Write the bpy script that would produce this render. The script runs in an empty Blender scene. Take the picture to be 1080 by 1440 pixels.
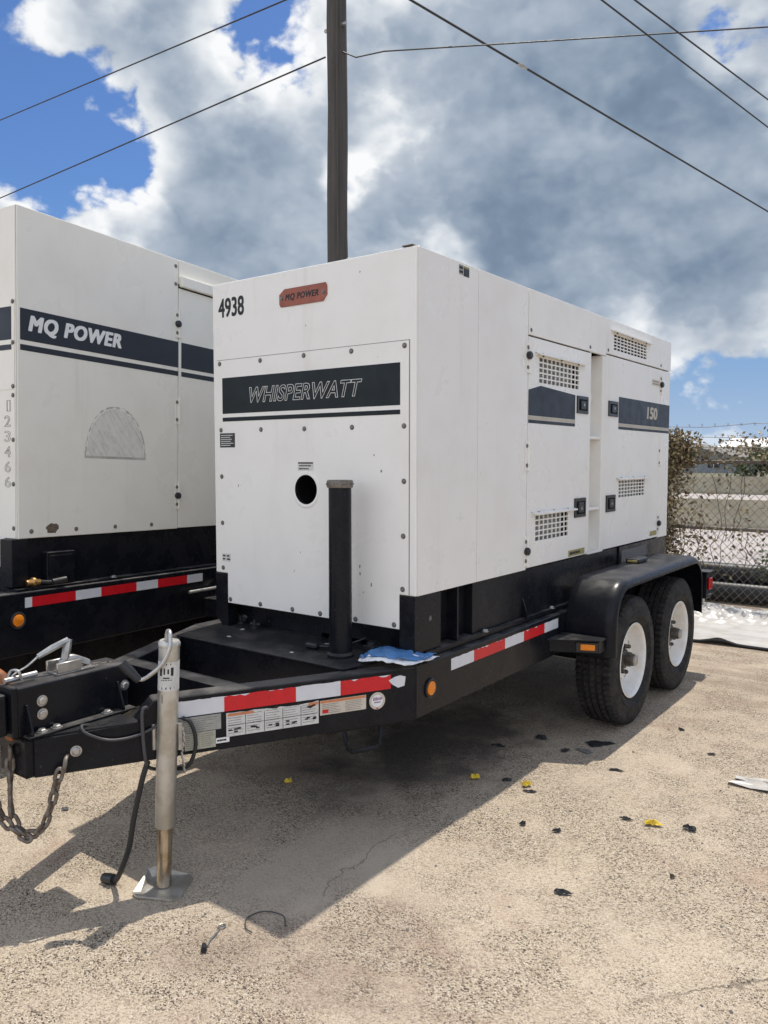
import bpy, bmesh, math, random
from mathutils import Vector, Matrix, noise
R = math.radians
scene = bpy.context.scene
COL = scene.collection
V = Vector

# ------------------------------------------------------------------ camera
cam_d = bpy.data.cameras.new('camera')
cam = bpy.data.objects.new('camera', cam_d); COL.objects.link(cam)
cam.location = (1.8864, -2.7472, 1.6001)
cam.rotation_euler = (math.pi/2 - 0.0665, 0.0, 0.6422)
cam_d.sensor_fit = 'VERTICAL'; cam_d.sensor_height = 36.0
cam_d.lens = 36.0*1109.15/1440.0
cam_d.clip_end = 3000
scene.camera = cam

# ------------------------------------------------------------------ node helpers
class NT:
    def __init__(s, tree):
        s.t = tree; s.n = tree.nodes; s.l = tree.links
    def node(s, typ, **kw):
        nd = s.n.new(typ)
        for k, v in kw.items(): setattr(nd, k, v)
        return nd
    def link(s, a, b): s.l.new(a, b)
    def inp(s, sock, v):
        if v is None: return
        if isinstance(v, bpy.types.NodeSocket): s.l.new(v, sock)
        else: sock.default_value = v
    def math(s, op, a, b=None, c=None, clamp=False):
        nd = s.node('ShaderNodeMath', operation=op); nd.use_clamp = clamp
        s.inp(nd.inputs[0], a); s.inp(nd.inputs[1], b); s.inp(nd.inputs[2], c)
        return nd.outputs[0]
    def vmath(s, op, a, b=None, out=0):
        nd = s.node('ShaderNodeVectorMath', operation=op)
        s.inp(nd.inputs[0], a); s.inp(nd.inputs[1], b)
        return nd.outputs[out]
    def noise(s, vec, scale, detail=5, rough=.55, dist=0.0, lac=2.0, col=False):
        nd = s.node('ShaderNodeTexNoise')
        s.inp(nd.inputs['Vector'], vec)
        nd.inputs['Scale'].default_value = scale; nd.inputs['Detail'].default_value = detail
        nd.inputs['Roughness'].default_value = rough; nd.inputs['Distortion'].default_value = dist
        nd.inputs['Lacunarity'].default_value = lac
        return nd.outputs[1 if col else 0]
    def vor(s, vec, scale, feat='F1', out='Distance', rnd=1.0):
        nd = s.node('ShaderNodeTexVoronoi', feature=feat)
        s.inp(nd.inputs['Vector'], vec); nd.inputs['Scale'].default_value = scale
        nd.inputs['Randomness'].default_value = rnd
        return nd.outputs[out]
    def ss(s, v, a, b, lo=0., hi=1., smooth=True):
        nd = s.node('ShaderNodeMapRange', interpolation_type='SMOOTHSTEP' if smooth else 'LINEAR')
        nd.clamp = True
        s.inp(nd.inputs[0], v); nd.inputs[1].default_value = a; nd.inputs[2].default_value = b
        nd.inputs[3].default_value = lo; nd.inputs[4].default_value = hi
        return nd.outputs[0]
    def mix(s, f, a, b):
        nd = s.node('ShaderNodeMix', data_type='RGBA')
        s.inp(nd.inputs[0], f)
        for i, v in ((6, a), (7, b)):
            if isinstance(v, bpy.types.NodeSocket): s.l.new(v, nd.inputs[i])
            else: nd.inputs[i].default_value = (v[0], v[1], v[2], 1)
        return nd.outputs[2]
    def ramp(s, f, stops, interp='LINEAR'):
        nd = s.node('ShaderNodeValToRGB'); cr = nd.color_ramp; cr.interpolation = interp
        while len(cr.elements) < len(stops): cr.elements.new(.5)
        for e, (p, c) in zip(cr.elements, stops):
            e.position = p; e.color = (c[0], c[1], c[2], 1)
        s.inp(nd.inputs[0], f)
        return nd.outputs[0]
    def coord(s, which='Object'):
        return s.node('ShaderNodeTexCoord').outputs[which]

# ------------------------------------------------------------------ world, sun, exposure
SUN_TO = V((-.13, .955, 2.47)).normalized()
world = bpy.data.worlds.new('World'); scene.world = world; world.use_nodes = True
world.cycles.sampling_method = 'MANUAL'; world.cycles.sample_map_resolution = 512
w = NT(world.node_tree); w.n.clear()
sky = w.node('ShaderNodeTexSky', sky_type='NISHITA'); sky.sun_disc = False
sky.sun_elevation = math.asin(SUN_TO.z); sky.sun_rotation = math.atan2(SUN_TO.x, SUN_TO.y)
sky.air_density = 1.0; sky.dust_density = .6; sky.ozone_density = 1.6
d = w.vmath('NORMALIZE', w.coord('Generated'))
vec = w.vmath('ADD', w.vmath('MULTIPLY', d, (3.0, 3.0, 4.2)), (4.3, 1.7, 2.2))
def cloud_field(v, det, fine):
    big = w.noise(v, 1.3, 2, .5, 0., 2.0)
    wob = w.vmath('ADD', v, w.vmath('MULTIPLY', w.vmath('SUBTRACT', w.noise(v, 3.5, 3, .6, col=True), (.5, .5, .5)), (.30, .30, .30)))
    vo = w.node('ShaderNodeTexVoronoi', feature='F1'); vo.normalize = True
    w.inp(vo.inputs['Vector'], wob); vo.inputs['Scale'].default_value = 2.6; vo.inputs['Detail'].default_value = det
    vo.inputs['Roughness'].default_value = .56; vo.inputs['Lacunarity'].default_value = 2.2
    puff = w.math('SUBTRACT', 1.0, vo.outputs['Distance'])
    f = w.math('MULTIPLY_ADD', puff, .62, w.math('MULTIPLY', big, .50))
    return w.math('MULTIPLY_ADD', w.noise(v, 7.0, fine, .6), .22, f)
n1 = cloud_field(vec, 2.4, 5)
n2 = cloud_field(w.vmath('ADD', vec, (-.02, .05, .13)), 1.4, 2)
n3 = w.noise(w.vmath('ADD', vec, (7.1, 3.3, 1.0)), 1.5, 5, .55)
blobs = [((-.793, .459, .400), 7.5, -.15), ((-.796, .508, .329), 5, -.15), ((-.622, .649, .438), 3.2, -.13),
         ((-.599, .731, .328), 1.6, -.11), ((-.748, .513, .422), 4.5, .12), ((-.676, .668, .310), 10, .17),
         ((-.860, .430, .270), 7, .12), ((-.405, .833, .378), 13, .16), ((-.327, .891, .316), 11, .15),
         ((-.436, .864, .253), 3.4, .14), ((-.507, .819, .235), 2.0, -.09), ((-.16, .95, .26), 9, .12),
         ((-.23, .889, .446), 2.5, -.14), ((-.72, .62, .24), 7, .08), ((-.47, .86, .20), 5, -.05), ((-.25, .955, .16), 6, -.04), ((-.554, .768, .321), 5.5, -.13), ((-.40, .865, .30), 4.5, -.12), ((-.20, .90, .38), 4.0, -.09), ((-.64, .63, .40), 4, -.07), ((-.66, .70, .27), 5, .06), ((-.43, .81, .40), 6, .07)]
dens = n1
for c, r, a in blobs:
    c = V(c).normalized()
    dot = w.vmath('DOT_PRODUCT', d, tuple(c), out=1)
    b = w.ss(dot, math.cos(R(r*1.5)), 1.0)
    dens = w.math('MULTIPLY_ADD', b, a, dens)
T0 = .765
alpha = w.ss(dens, T0, T0+.065)
thick = w.ss(dens, T0+.07, T0+.25)
rel = w.math('MULTIPLY', w.math('SUBTRACT', n1, n2), 2.9)
sepz = w.node('ShaderNodeSeparateXYZ'); w.link(d, sepz.inputs[0])
# clouds towards the sun show shaded bases; unseen ones opposite boosted as fill light
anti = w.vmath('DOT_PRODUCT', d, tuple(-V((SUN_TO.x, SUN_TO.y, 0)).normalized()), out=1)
away = w.ss(anti, -.8, .8, .80, .15)
rel = w.math('MULTIPLY', rel, w.ss(thick, 0., 1., 1.15, .62))
br = w.math('ADD', w.math('SUBTRACT', .98, w.math('MULTIPLY', thick, away)), rel)
br = w.math('ADD', br, w.math('MULTIPLY', w.math('SUBTRACT', n3, .5), .9))
br = w.ss(br, -.45, 1.12, smooth=False)
ccol = w.ramp(br, [(0, (1.15, 1.6, 2.3)), (.25, (1.7, 2.3, 3.15)), (.45, (2.8, 3.4, 4.2)), (.62, (3.9, 4.4, 5.1)), (.8, (5.5, 5.9, 6.35)), (1, (7.9, 8.0, 8.1))])
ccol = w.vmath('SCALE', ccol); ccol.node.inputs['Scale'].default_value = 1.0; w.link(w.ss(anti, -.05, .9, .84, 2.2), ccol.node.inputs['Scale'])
skyc = w.vmath('MULTIPLY', sky.outputs[0], (.42, .58, .82))
basec = w.mix(w.ss(sepz.outputs[2], .04, .34, .9, 0.), skyc, (1.5, 2.55, 4.3))
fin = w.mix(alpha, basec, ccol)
fin = w.mix(w.ss(sepz.outputs[2], -.02, .15, .75, 0.), fin, (3.4, 4.3, 5.5))
bg = w.node('ShaderNodeBackground'); bg.inputs[1].default_value = .104
w.link(fin, bg.inputs[0])
wo = w.node('ShaderNodeOutputWorld'); w.link(bg.outputs[0], wo.inputs[0])

sun_d = bpy.data.lights.new('sun', 'SUN'); sun_d.energy = 3.05; sun_d.angle = R(.53); sun_d.color = (1, .94, .84)
sun = bpy.data.objects.new('sun', sun_d); COL.objects.link(sun)
sun.rotation_euler = SUN_TO.to_track_quat('Z', 'Y').to_euler(); sun.location = (0, 5, 12)

scene.view_settings.view_transform = 'Standard'; scene.view_settings.look = 'None'
scene.view_settings.exposure = 0.47; scene.view_settings.gamma = 1.0
scene.view_settings.use_curve_mapping = False

# ------------------------------------------------------------------ materials
def material(name):
    m = bpy.data.materials.new(name); m.use_nodes = True
    t = NT(m.node_tree); bs = m.node_tree.nodes['Principled BSDF']
    return m, t, bs
def bump(t, bs, h, strength=.3, dist=.01):
    b = t.node('ShaderNodeBump'); b.inputs['Strength'].default_value = strength; b.inputs['Distance'].default_value = dist
    t.link(h, b.inputs['Height']); t.link(b.outputs[0], bs.inputs['Normal'])
def simple(name, col, rough=.5, metal=0., var=.15, scale=6., bmp=0., bscale=80., col2=None, spec=.5):
    m, t, bs = material(name); co = t.coord()
    n = t.noise(co, scale, 6, .6)
    c2 = col2 or tuple(c*(1-var) for c in col)
    t.link(t.mix(t.ss(n, .35, .7), col, c2), bs.inputs['Base Color'])
    bs.inputs['Metallic'].default_value = metal
    bs.inputs['Specular IOR Level'].default_value = spec
    t.link(t.ss(t.noise(co, scale*3, 4), .3, .7, rough*.85, min(1, rough*1.2)), bs.inputs['Roughness'])
    if bmp: bump(t, bs, t.noise(co, bscale, 4), bmp, .004)
    return m
M = {}
def white_paint(name, col, dirt, dirtcol, streak):
    m, t, bs = material(name); co = t.coord()
    n = t.noise(co, 2.2, 7, .62)
    st = t.noise(t.vmath('MULTIPLY', co, (9, 9, .7)), 1.0, 6, .6)
    f = t.math('MULTIPLY', t.ss(n, .45, .8), dirt)
    f = t.math('ADD', f, t.math('MULTIPLY', t.ss(st, .56, .82), streak))
    sp = t.noise(co, 38, 3, .5)
    spots = t.math('MULTIPLY', t.ss(sp, .735, .76), t.ss(t.noise(co, 3.1, 2), .5, .62))
    c = t.mix(f, col, dirtcol)
    c = t.mix(t.math('MULTIPLY', spots, .75), c, (.16, .14, .12))
    t.link(c, bs.inputs['Base Color'])
    t.link(t.ss(n, .3, .7, .24, .42), bs.inputs['Roughness'])
    bs.inputs['Specular IOR Level'].default_value = .35
    wob = t.noise(co, 1.6, 3, .5)
    bump(t, bs, t.math('ADD', t.math('MULTIPLY', wob, 6.), t.math('MULTIPLY', t.noise(co, 240, 2), .07)), .34, .004)
    return m
M['white'] = white_paint('white_paint', (.83, .81, .765), .26, (.56, .51, .43), .28)
M['cream'] = white_paint('aged_cream_paint', (.83, .80, .72), .28, (.58, .52, .42), .32)
def black_paint(name, dust):
    m, t, bs = material(name); co = t.coord()
    geo = t.node('ShaderNodeNewGeometry'); sx = t.node('ShaderNodeSeparateXYZ'); t.link(geo.outputs['Normal'], sx.inputs[0])
    up = t.ss(sx.outputs[2], .5, .95)
    n = t.ss(t.noise(co, 7, 8, .65), .35, .75)
    f = t.math('MULTIPLY_ADD', t.math('MULTIPLY', up, t.ss(n, 0, 1, .35, 1.)), dust, t.math('MULTIPLY', n, dust*.06))
    chips = t.math('MULTIPLY', t.ss(t.noise(co, 55, 3, .5), .70, .73), t.ss(t.noise(co, 4, 3), .50, .62))
    scr = t.math('MULTIPLY', t.ss(t.noise(t.vmath('MULTIPLY', co, (30, 8, 60)), 1., 5, .6), .66, .74), .18)
    c = t.mix(f, (.0065, .0075, .011), (.17, .16, .15))
    c = t.mix(t.math('MULTIPLY', t.math('MAXIMUM', chips, scr), .5), c, (.13, .115, .10))
    t.link(c, bs.inputs['Base Color'])
    t.link(t.math('MULTIPLY_ADD', f, .5, t.ss(n, 0, 1, .24, .38)), bs.inputs['Roughness'])
    bs.inputs['Specular IOR Level'].default_value = .2
    bump(t, bs, t.noise(co, 160, 3), .10, .002)
    return m
M['black'] = black_paint('black_paint', .62)
M['deck'] = black_paint('dusty_black_deck', .30)
M['seam'] = simple('seam_dark', (.035, .034, .032), .8)
M['stripe'] = simple('charcoal_decal', (.026, .032, .044), .40, var=.15, scale=4, spec=.3)
M['stripe_teal'] = simple('dark_teal_decal', (.007, .013, .016), .34, var=.3, scale=5, spec=.25)
M['decal_tan'] = simple('tan_decal', (.50, .45, .37), .5)
M['decal_white'] = simple('white_decal', (.78, .78, .76), .5, var=.05)
M['ink'] = simple('black_ink', (.012, .012, .013), .5)
M['brown_ink'] = simple('faded_ink', (.20, .19, .17), .6)
M['badge'] = simple('faded_red_badge', (.33, .10, .065), .55, var=.25, scale=12)
M['red_tape'] = simple('red_reflective_tape', (.62, .010, .018), .32, var=.12, scale=20)
M['white_tape'] = simple('white_reflective_tape', (.66, .67, .70), .35, var=.07, scale=20)
M['zinc'] = simple('galvanised_steel', (.62, .605, .57), .40, .7, .35, 9, .05, 60, col2=(.42, .39, .33))
M['chrome'] = simple('jack_inner_tube', (.62, .55, .45), .22, 1., .4, 14, col2=(.36, .27, .17))
M['steel'] = simple('plain_steel', (.52, .51, .49), .38, .9, .3, 20)
M['bolt'] = simple('weathered_bolt', (.24, .22, .20), .45, .7, .4, 90)
M['rust'] = simple('rusty_chain_steel', (.22, .20, .175), .55, .5, .4, 40, .2, 200, col2=(.12, .08, .055))
M['orange_rust'] = simple('orange_hook_paint', (.42, .13, .03), .5, .1, .4, 25, .2, 120, col2=(.16, .06, .025))
M['rubber'] = simple('tyre_rubber', (.014, .014, .0145), .75, var=.3, scale=14, bmp=.08, bscale=160, col2=(.034, .031, .027), spec=.3)
M['hose'] = simple('black_cable', (.018, .018, .019), .5, var=.3)
M['greycable'] = simple('grey_cable', (.06, .06, .063), .5, var=.3)
M['rimwhite'] = simple('white_wheel_paint', (.80, .79, .77), .38, var=.18, scale=7, col2=(.68, .63, .54))
M['hub'] = simple('brown_grease_hub', (.10, .092, .082), .5, .4, .4, 30, col2=(.05, .035, .02))
M['amber'] = simple('amber_lens', (.80, .23, .012), .18, var=.1)
M['redlens'] = simple('red_lens', (.45, .012, .012), .15, var=.1)
M['plastic'] = simple('black_plastic', (.014, .015, .018), .32, var=.2)
M['brass'] = simple('brass_fitting', (.55, .32, .12), .35, .9)
M['void'] = simple('black_inside', (.004, .004, .0045), .9)
M['foam'] = simple('grey_insulation', (.36, .36, .32), .9, var=.3, scale=30, bmp=.3, bscale=90)
M['lab_grey'] = simple('weathered_grey_label', (.36, .36, .33), .55, var=.2, scale=30)
M['lab_yel'] = simple('weathered_yellow_grey_label', (.43, .42, .33), .55, var=.2, scale=30)
M['lab_white'] = simple('scuffed_white_label', (.64, .63, .60), .5, var=.15, scale=30)
M['lab_tan'] = simple('faded_tan_label', (.60, .54, .45), .5, var=.12, scale=25)
M['lab_orange'] = simple('faded_orange_print', (.62, .22, .09), .5, var=.25, scale=40)
M['lab_gold'] = simple('olive_gold_label', (.34, .29, .10), .5)
M['lab_dark'] = simple('dark_label', (.03, .03, .032), .45)
M['blue'] = simple('blue_paper', (.07, .20, .44), .6, var=.25, scale=9, bmp=.25, bscale=30)
M['paper'] = simple('white_paper', (.78, .78, .80), .7, var=.1, scale=9, bmp=.2, bscale=30)
M['yellow'] = simple('yellow_plastic', (.72, .50, .02), .4, var=.2, scale=60)
M['scrap'] = simple('black_scrap_plastic', (.018, .018, .02), .5, var=.4, scale=80)
M['greyscrap'] = simple('grey_scrap', (.16, .155, .15), .6, var=.4, scale=80)
M['tarp'] = simple('white_plastic_sheet', (.52, .50, .47), .35, var=.3, scale=5, bmp=.5, bscale=16, col2=(.42, .39, .35))
M['pipe'] = simple('black_poly_pipe', (.010, .011, .013), .38, var=.4, scale=5, col2=(.028, .028, .028))
M['fence'] = simple('weathered_galvanised_wire', (.23, .215, .195), .55, .5, .35, 9)
M['fencerail'] = simple('rusty_fence_rail', (.17, .145, .12), .6, .3, .4, 6)
M['scuff'] = simple('grey_scuff', (.50, .48, .43), .7, var=.3, scale=18)
M['rustspot'] = simple('rust_spot', (.17, .125, .09), .85, var=.5, scale=60)

def residue():
    m, t, bs = material('scraped_adhesive_residue'); co = t.coord()
    rot = t.node('ShaderNodeMapping'); rot.inputs['Rotation'].default_value = (.95, 0, 0); t.link(co, rot.inputs[0])
    st = t.noise(t.vmath('MULTIPLY', rot.outputs[0], (1, 6, 55)), 1., 6, .65); bl_ = t.noise(co, 22, 6, .65)
    f = t.math('ADD', t.math('MULTIPLY', st, .65), t.math('MULTIPLY', bl_, .5))
    t.link(t.ramp(f, [(.45, (.74, .72, .66)), (.58, (.67, .65, .595)), (.70, (.54, .52, .47))]), bs.inputs['Base Color'])
    bs.inputs['Roughness'].default_value = .65; return m
M['residue'] = residue()
def wood_mat():
    m, t, bs = material('weathered_pole_wood'); co = t.coord()
    n = t.noise(t.vmath('MULTIPLY', co, (22, 22, .9)), 1., 8, .65)
    t.link(t.ramp(n, [(.3, (.050, .045, .040)), (.55, (.072, .065, .058)), (.75, (.098, .089, .080))]), bs.inputs['Base Color'])
    bs.inputs['Roughness'].default_value = .85; bump(t, bs, n, .5, .02); return m
M['pole'] = wood_mat()

def concrete_yard():
    m, t, bs = material('exposed_aggregate_concrete'); co = t.coord()
    big = t.noise(co, .55, 5, .6, .4); mid = t.noise(co, 2.3, 6, .62, .3); fine = t.noise(co, 16, 5, .6)
    base = t.mix(t.ss(big, .36, .64), (.465, .378, .285), (.385, .300, .240))
    base = t.mix(t.math('MULTIPLY', t.ss(mid, .48, .68), .8), base, (.545, .455, .355))
    # pebbles
    vc = t.vor(co, 170, 'F1', 'Color'); vd = t.vor(co, 170, 'F1', 'Distance')
    sc = t.node('ShaderNodeSeparateColor'); t.link(vc, sc.inputs[0])
    peb = t.ramp(sc.outputs[0], [(0, (.035, .03, .028)), (.13, (.075, .058, .048)), (.26, (.20, .145, .105)), (.40, (.42, .34, .245)), (.76, (.57, .48, .365)), (.92, (.68, .60, .48)), (1, (.74, .68, .58))])
    vc2 = t.vor(co, 340, 'F1', 'Color'); sc2 = t.node('ShaderNodeSeparateColor'); t.link(vc2, sc2.inputs[0])
    grit = t.ramp(sc2.outputs[1], [(0, (.10, .08, .065)), (.2, (.28, .22, .16)), (.55, (.46, .38, .275)), (1, (.64, .56, .44))])
    dust = t.ss(t.math('ADD', t.math('MULTIPLY', mid, .55), t.math('MULTIPLY', t.noise(co, 5.5, 5, .6), .45)), .42, .60)
    f = t.math('MULTIPLY', t.ss(vd, .70, .42), t.ss(dust, 0, 1, 1.0, .45))
    c = t.mix(t.ss(dust, 0, 1, .75, .42), base, grit)
    c = t.mix(f, c, peb)
    # broad stains with their own outline, oil drips under the machine
    st = t.ss(t.noise(co, .8, 6, .6, .8), .52, .70)
    c = t.mix(t.math('MULTIPLY', st, .50), c, (.235, .175, .138))
    rd = t.ss(t.noise(t.vmath('MULTIPLY', t.vmath('ADD', co, (3, 8, 0)), (1.0, 1.7, 1)), 1.3, 6, .62, .6), .55, .70)
    c = t.mix(t.math('MULTIPLY', rd, .38), c, (.30, .185, .14))
    pl = t.ss(t.noise(t.vmath('ADD', co, (9, 4, 0)), 1.0, 5, .55, .5), .54, .68)
    c = t.mix(t.math('MULTIPLY', pl, .40), c, (.56, .47, .365))
    sep = t.node('ShaderNodeSeparateXYZ'); t.link(co, sep.inputs[0])
    def spot(x, y, rx, ry, wob=.5):
        dx = t.math('DIVIDE', t.math('SUBTRACT', sep.outputs[0], x), rx); dy = t.math('DIVIDE', t.math('SUBTRACT', sep.outputs[1], y), ry)
        r = t.math('SQRT', t.math('ADD', t.math('MULTIPLY', dx, dx), t.math('MULTIPLY', dy, dy)))
        return t.math('ADD', r, t.math('MULTIPLY', t.math('SUBTRACT', t.noise(co, 3.5, 6, .6), .5), wob*4))
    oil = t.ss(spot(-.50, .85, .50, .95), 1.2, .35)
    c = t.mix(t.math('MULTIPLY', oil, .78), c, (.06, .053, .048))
    pale = t.ss(spot(-.08, -.45, .30, .50), 1.1, .5)
    c = t.mix(t.math('MULTIPLY', pale, .75), c, (.50, .425, .33))
    # hairline cracks
    cv = t.vmath('ADD', co, t.vmath('MULTIPLY', t.noise(co, 1.7, 6, .6, col=True), (.9, .9, 0)))
    cr = t.vor(cv, .42, 'DISTANCE_TO_EDGE', 'Distance')
    crk = t.math('MULTIPLY', t.ss(cr, .0024, .0008), t.ss(t.noise(co, .9, 3), .56, .62))
    c = t.mix(t.math('MULTIPLY', crk, .55), c, (.10, .082, .066))
    # swept bands further back
    bands = t.noise(t.vmath('MULTIPLY', co, (.6, 5.0, 1)), 1., 5, .6)
    far = t.ss(sep.outputs[1], 1.6, 3.4)
    c = t.mix(t.math('MULTIPLY', t.math('MULTIPLY', t.ss(bands, .42, .66), far), .55), c, (.27, .20, .145))
    t.link(c, bs.inputs['Base Color'])
    bs.inputs['Roughness'].default_value = .88; bs.inputs['Specular IOR Level'].default_value = .25
    h = t.math('ADD', t.math('MULTIPLY', t.math('MULTIPLY', t.math('SUBTRACT', 1., vd), f), .9), t.math('MULTIPLY', fine, .5))
    h = t.math('SUBTRACT', h, t.math('MULTIPLY', crk, 1.))
    bump(t, bs, h, .8, .008)
    return m
M['yard'] = concrete_yard()
M['highway'] = simple('pale_highway_concrete', (.40, .36, .335), .85, var=.1, scale=.6, bmp=.1)
M['barrier'] = simple('tan_barrier_concrete', (.40, .355, .255), .9, var=.2, scale=1.5, bmp=.2)
M['grass_far'] = simple('far_dry_ground', (.16, .15, .09), .95, var=.4, scale=.3)
M['farwhite'] = simple('far_white_wall', (.72, .71, .70), .7, var=.08, scale=.3)
M['fargrey'] = simple('far_grey_roof', (.20, .19, .175), .8, var=.15, scale=.5)
M['farwall'] = simple('far_blue_grey_wall', (.24, .26, .28), .8, var=.15, scale=.5)
M['glass'] = simple('far_window_glass', (.03, .035, .04), .1)
def leafm(name, a, b, c):
    m, t, bs = material(name)
    oi = t.node('ShaderNodeNewGeometry')
    t.link(t.ramp(oi.outputs['Random Per Island'], [(0, a), (.5, b), (1, c)]), bs.inputs['Base Color'])
    bs.inputs['Roughness'].default_value = .6; return m
M['leaf_dry'] = leafm('dry_vine_leaf', (.36, .27, .15), (.22, .17, .08), (.46, .38, .24))
M['leaf_dark'] = leafm('brown_vine_leaf', (.07, .05, .03), (.14, .095, .05), (.17, .14, .07))
M['leaf_green'] = leafm('far_green_leaf', (.05, .085, .03), (.08, .11, .04), (.11, .13, .06))
M['stem'] = simple('vine_stem', (.09, .07, .05), .8)

# ------------------------------------------------------------------ mesh helpers
class Frame:
    def __init__(s, o, r, u, n): s.o, s.r, s.u, s.n = V(o), V(r), V(u), V(n)
    def __call__(s, a, b, c=0.): return s.o + s.r*a + s.u*b + s.n*c
XYZ = Frame((0, 0, 0), (1, 0, 0), (0, 1, 0), (0, 0, 1))
FRONT = Frame((0, 0, 0), (1, 0, 0), (0, 0, 1), (0, -1, 0))
SIDE = Frame((0, 0, 0), (0, 1, 0), (0, 0, 1), (1, 0, 0))
def nb(): return bmesh.new()
def slab(bm, F, a0, a1, b0, b1, c0, c1, bev=0., seg=1):
    vs = [bm.verts.new(F(a, b, c)) for c in (c0, c1) for b in (b0, b1) for a in (a0, a1)]
    fs = [bm.faces.new([vs[i] for i in q]) for q in ((0, 1, 3, 2), (4, 6, 7, 5), (0, 4, 5, 1), (2, 3, 7, 6), (0, 2, 6, 4), (1, 5, 7, 3))]
    if bev:
        es = list({e for f in fs for e in f.edges})
        bmesh.ops.bevel(bm, geom=es, offset=bev, segments=seg, affect='EDGES', profile=.5)
def box(bm, x0, x1, y0, y1, z0, z1, bev=0., seg=1): slab(bm, XYZ, x0, x1, y0, y1, z0, z1, bev, seg)
def prism(bm, F, poly, c0, c1, bev=0.):
    lo = [bm.verts.new(F(a, b, c0)) for a, b in poly]; hi = [bm.verts.new(F(a, b, c1)) for a, b in poly]
    n = len(poly); fs = [bm.faces.new(lo[::-1]), bm.faces.new(hi)]
    for i in range(n): fs.append(bm.faces.new([lo[i], lo[(i+1) % n], hi[(i+1) % n], hi[i]]))
    if bev:
        es = list({e for f in fs for e in f.edges})
        bmesh.ops.bevel(bm, geom=es, offset=bev, segments=1, affect='EDGES')
def plate(bm, F, rect, holes, c0, c1):
    a0, a1, b0, b1 = rect
    A = sorted({a0, a1, *[h[0] for h in holes], *[h[1] for h in holes]}); B = sorted({b0, b1, *[h[2] for h in holes], *[h[3] for h in holes]})
    def solid(i, j):
        if not (0 <= i < len(A)-1 and 0 <= j < len(B)-1): return False
        ca, cb = (A[i]+A[i+1])/2, (B[j]+B[j+1])/2
        return not any(h[0] < ca < h[1] and h[2] < cb < h[3] for h in holes)
    cache = {}
    def vt(i, j, c):
        k = (i, j, c)
        if k not in cache: cache[k] = bm.verts.new(F(A[i], B[j], c))
        return cache[k]
    for i in range(len(A)-1):
        for j in range(len(B)-1):
            if not solid(i, j): continue
            bm.faces.new([vt(i, j, c1), vt(i+1, j, c1), vt(i+1, j+1, c1), vt(i, j+1, c1)])
            bm.faces.new([vt(i, j, c0), vt(i, j+1, c0), vt(i+1, j+1, c0), vt(i+1, j, c0)])
            for (di, dj, p, q) in ((-1, 0, (0, 0), (0, 1)), (1, 0, (1, 1), (1, 0)), (0, -1, (1, 0), (0, 0)), (0, 1, (0, 1), (1, 1))):
                if not solid(i+di, j+dj):
                    bm.faces.new([vt(i+p[0], j+p[1], c0), vt(i+p[0], j+p[1], c1), vt(i+q[0], j+q[1], c1), vt(i+q[0], j+q[1], c0)])
def tube(bm, pts, r, n=8, closed=False):
    pts = [V(p) for p in pts]; rs = r if isinstance(r, (list, tuple)) else [r]*len(pts)
    rings = []; m = len(pts); up = None
    for i, p in enumerate(pts):
        if closed: tg = pts[(i+1) % m]-pts[i-1]
        else: tg = pts[min(i+1, m-1)]-pts[max(i-1, 0)]
        tg.normalize()
        if up is None:
            up = V((0, 0, 1)) if abs(tg.z) < .9 else V((1, 0, 0))
        a = tg.cross(up)
        if a.length < 1e-6: a = tg.orthogonal()
        a.normalize(); b = a.cross(tg).normalized(); up = b
        rings.append([bm.verts.new(p+(a*math.cos(2*math.pi*k/n)+b*math.sin(2*math.pi*k/n))*rs[i]) for k in range(n)])
    for i in range(m if closed else m-1):
        A, B = rings[i], rings[(i+1) % m]
        for k in range(n): bm.faces.new([A[k], A[(k+1) % n], B[(k+1) % n], B[k]])
    if not closed:
        bm.faces.new(rings[0][::-1]); bm.faces.new(rings[-1])
def cyl(bm, p0, p1, r, n=16, r1=None): tube(bm, [p0, p1], [r, r1 if r1 is not None else r], n)
def lathe(bm, prof, o, ax, n=48, mod=None):
    """prof: (radius, along axis)"""
    o = V(o); ax = V(ax).normalized(); a = ax.orthogonal().normalized(); b = ax.cross(a)
    rings = []
    for i in range(n):
        t = 2*math.pi*i/n; dr = a*math.cos(t)+b*math.sin(t)
        rings.append([bm.verts.new(o+dr*(mod(r, x, i, j) if mod else r)+ax*x) for j, (r, x) in enumerate(prof)])
    for i in range(n):
        A, B = rings[i], rings[(i+1) % n]
        for j in range(len(prof)-1): bm.faces.new([A[j], A[j+1], B[j+1], B[j]])
def smooth_pts(pts, k=6):
    pts = [V(p) for p in pts]; out = []
    P = [pts[0]*2-pts[1]]+pts+[pts[-1]*2-pts[-2]]
    for i in range(1, len(P)-2):
        for s in range(k):
            t = s/k; a, b, c, d_ = P[i-1], P[i], P[i+1], P[i+2]
            out.append(.5*((2*b)+(c-a)*t+(2*a-5*b+4*c-d_)*t*t+(3*b-a-3*c+d_)*t**3))
    out.append(pts[-1]); return out
def obj(name, bm, mat, parent=None, smooth=False, stuff=False):
    bmesh.ops.recalc_face_normals(bm, faces=bm.faces)
    me = bpy.data.meshes.new(name); bm.to_mesh(me); bm.free()
    if smooth:
        me.polygons.foreach_set('use_smooth', [True]*len(me.polygons))
        try: me.set_sharp_from_angle(angle=R(38))
        except Exception: pass
    me.materials.append(M[mat] if isinstance(mat, str) else mat)
    o = bpy.data.objects.new(name, me); COL.objects.link(o)
    attach(o, parent)
    if stuff: o['kind'] = 'stuff'
    return o
ROOTINV = {}
def attach(o, parent):
    if parent is None: return
    o.parent = parent
    if parent.name in ROOTINV: o.matrix_parent_inverse = ROOTINV[parent.name]
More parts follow.
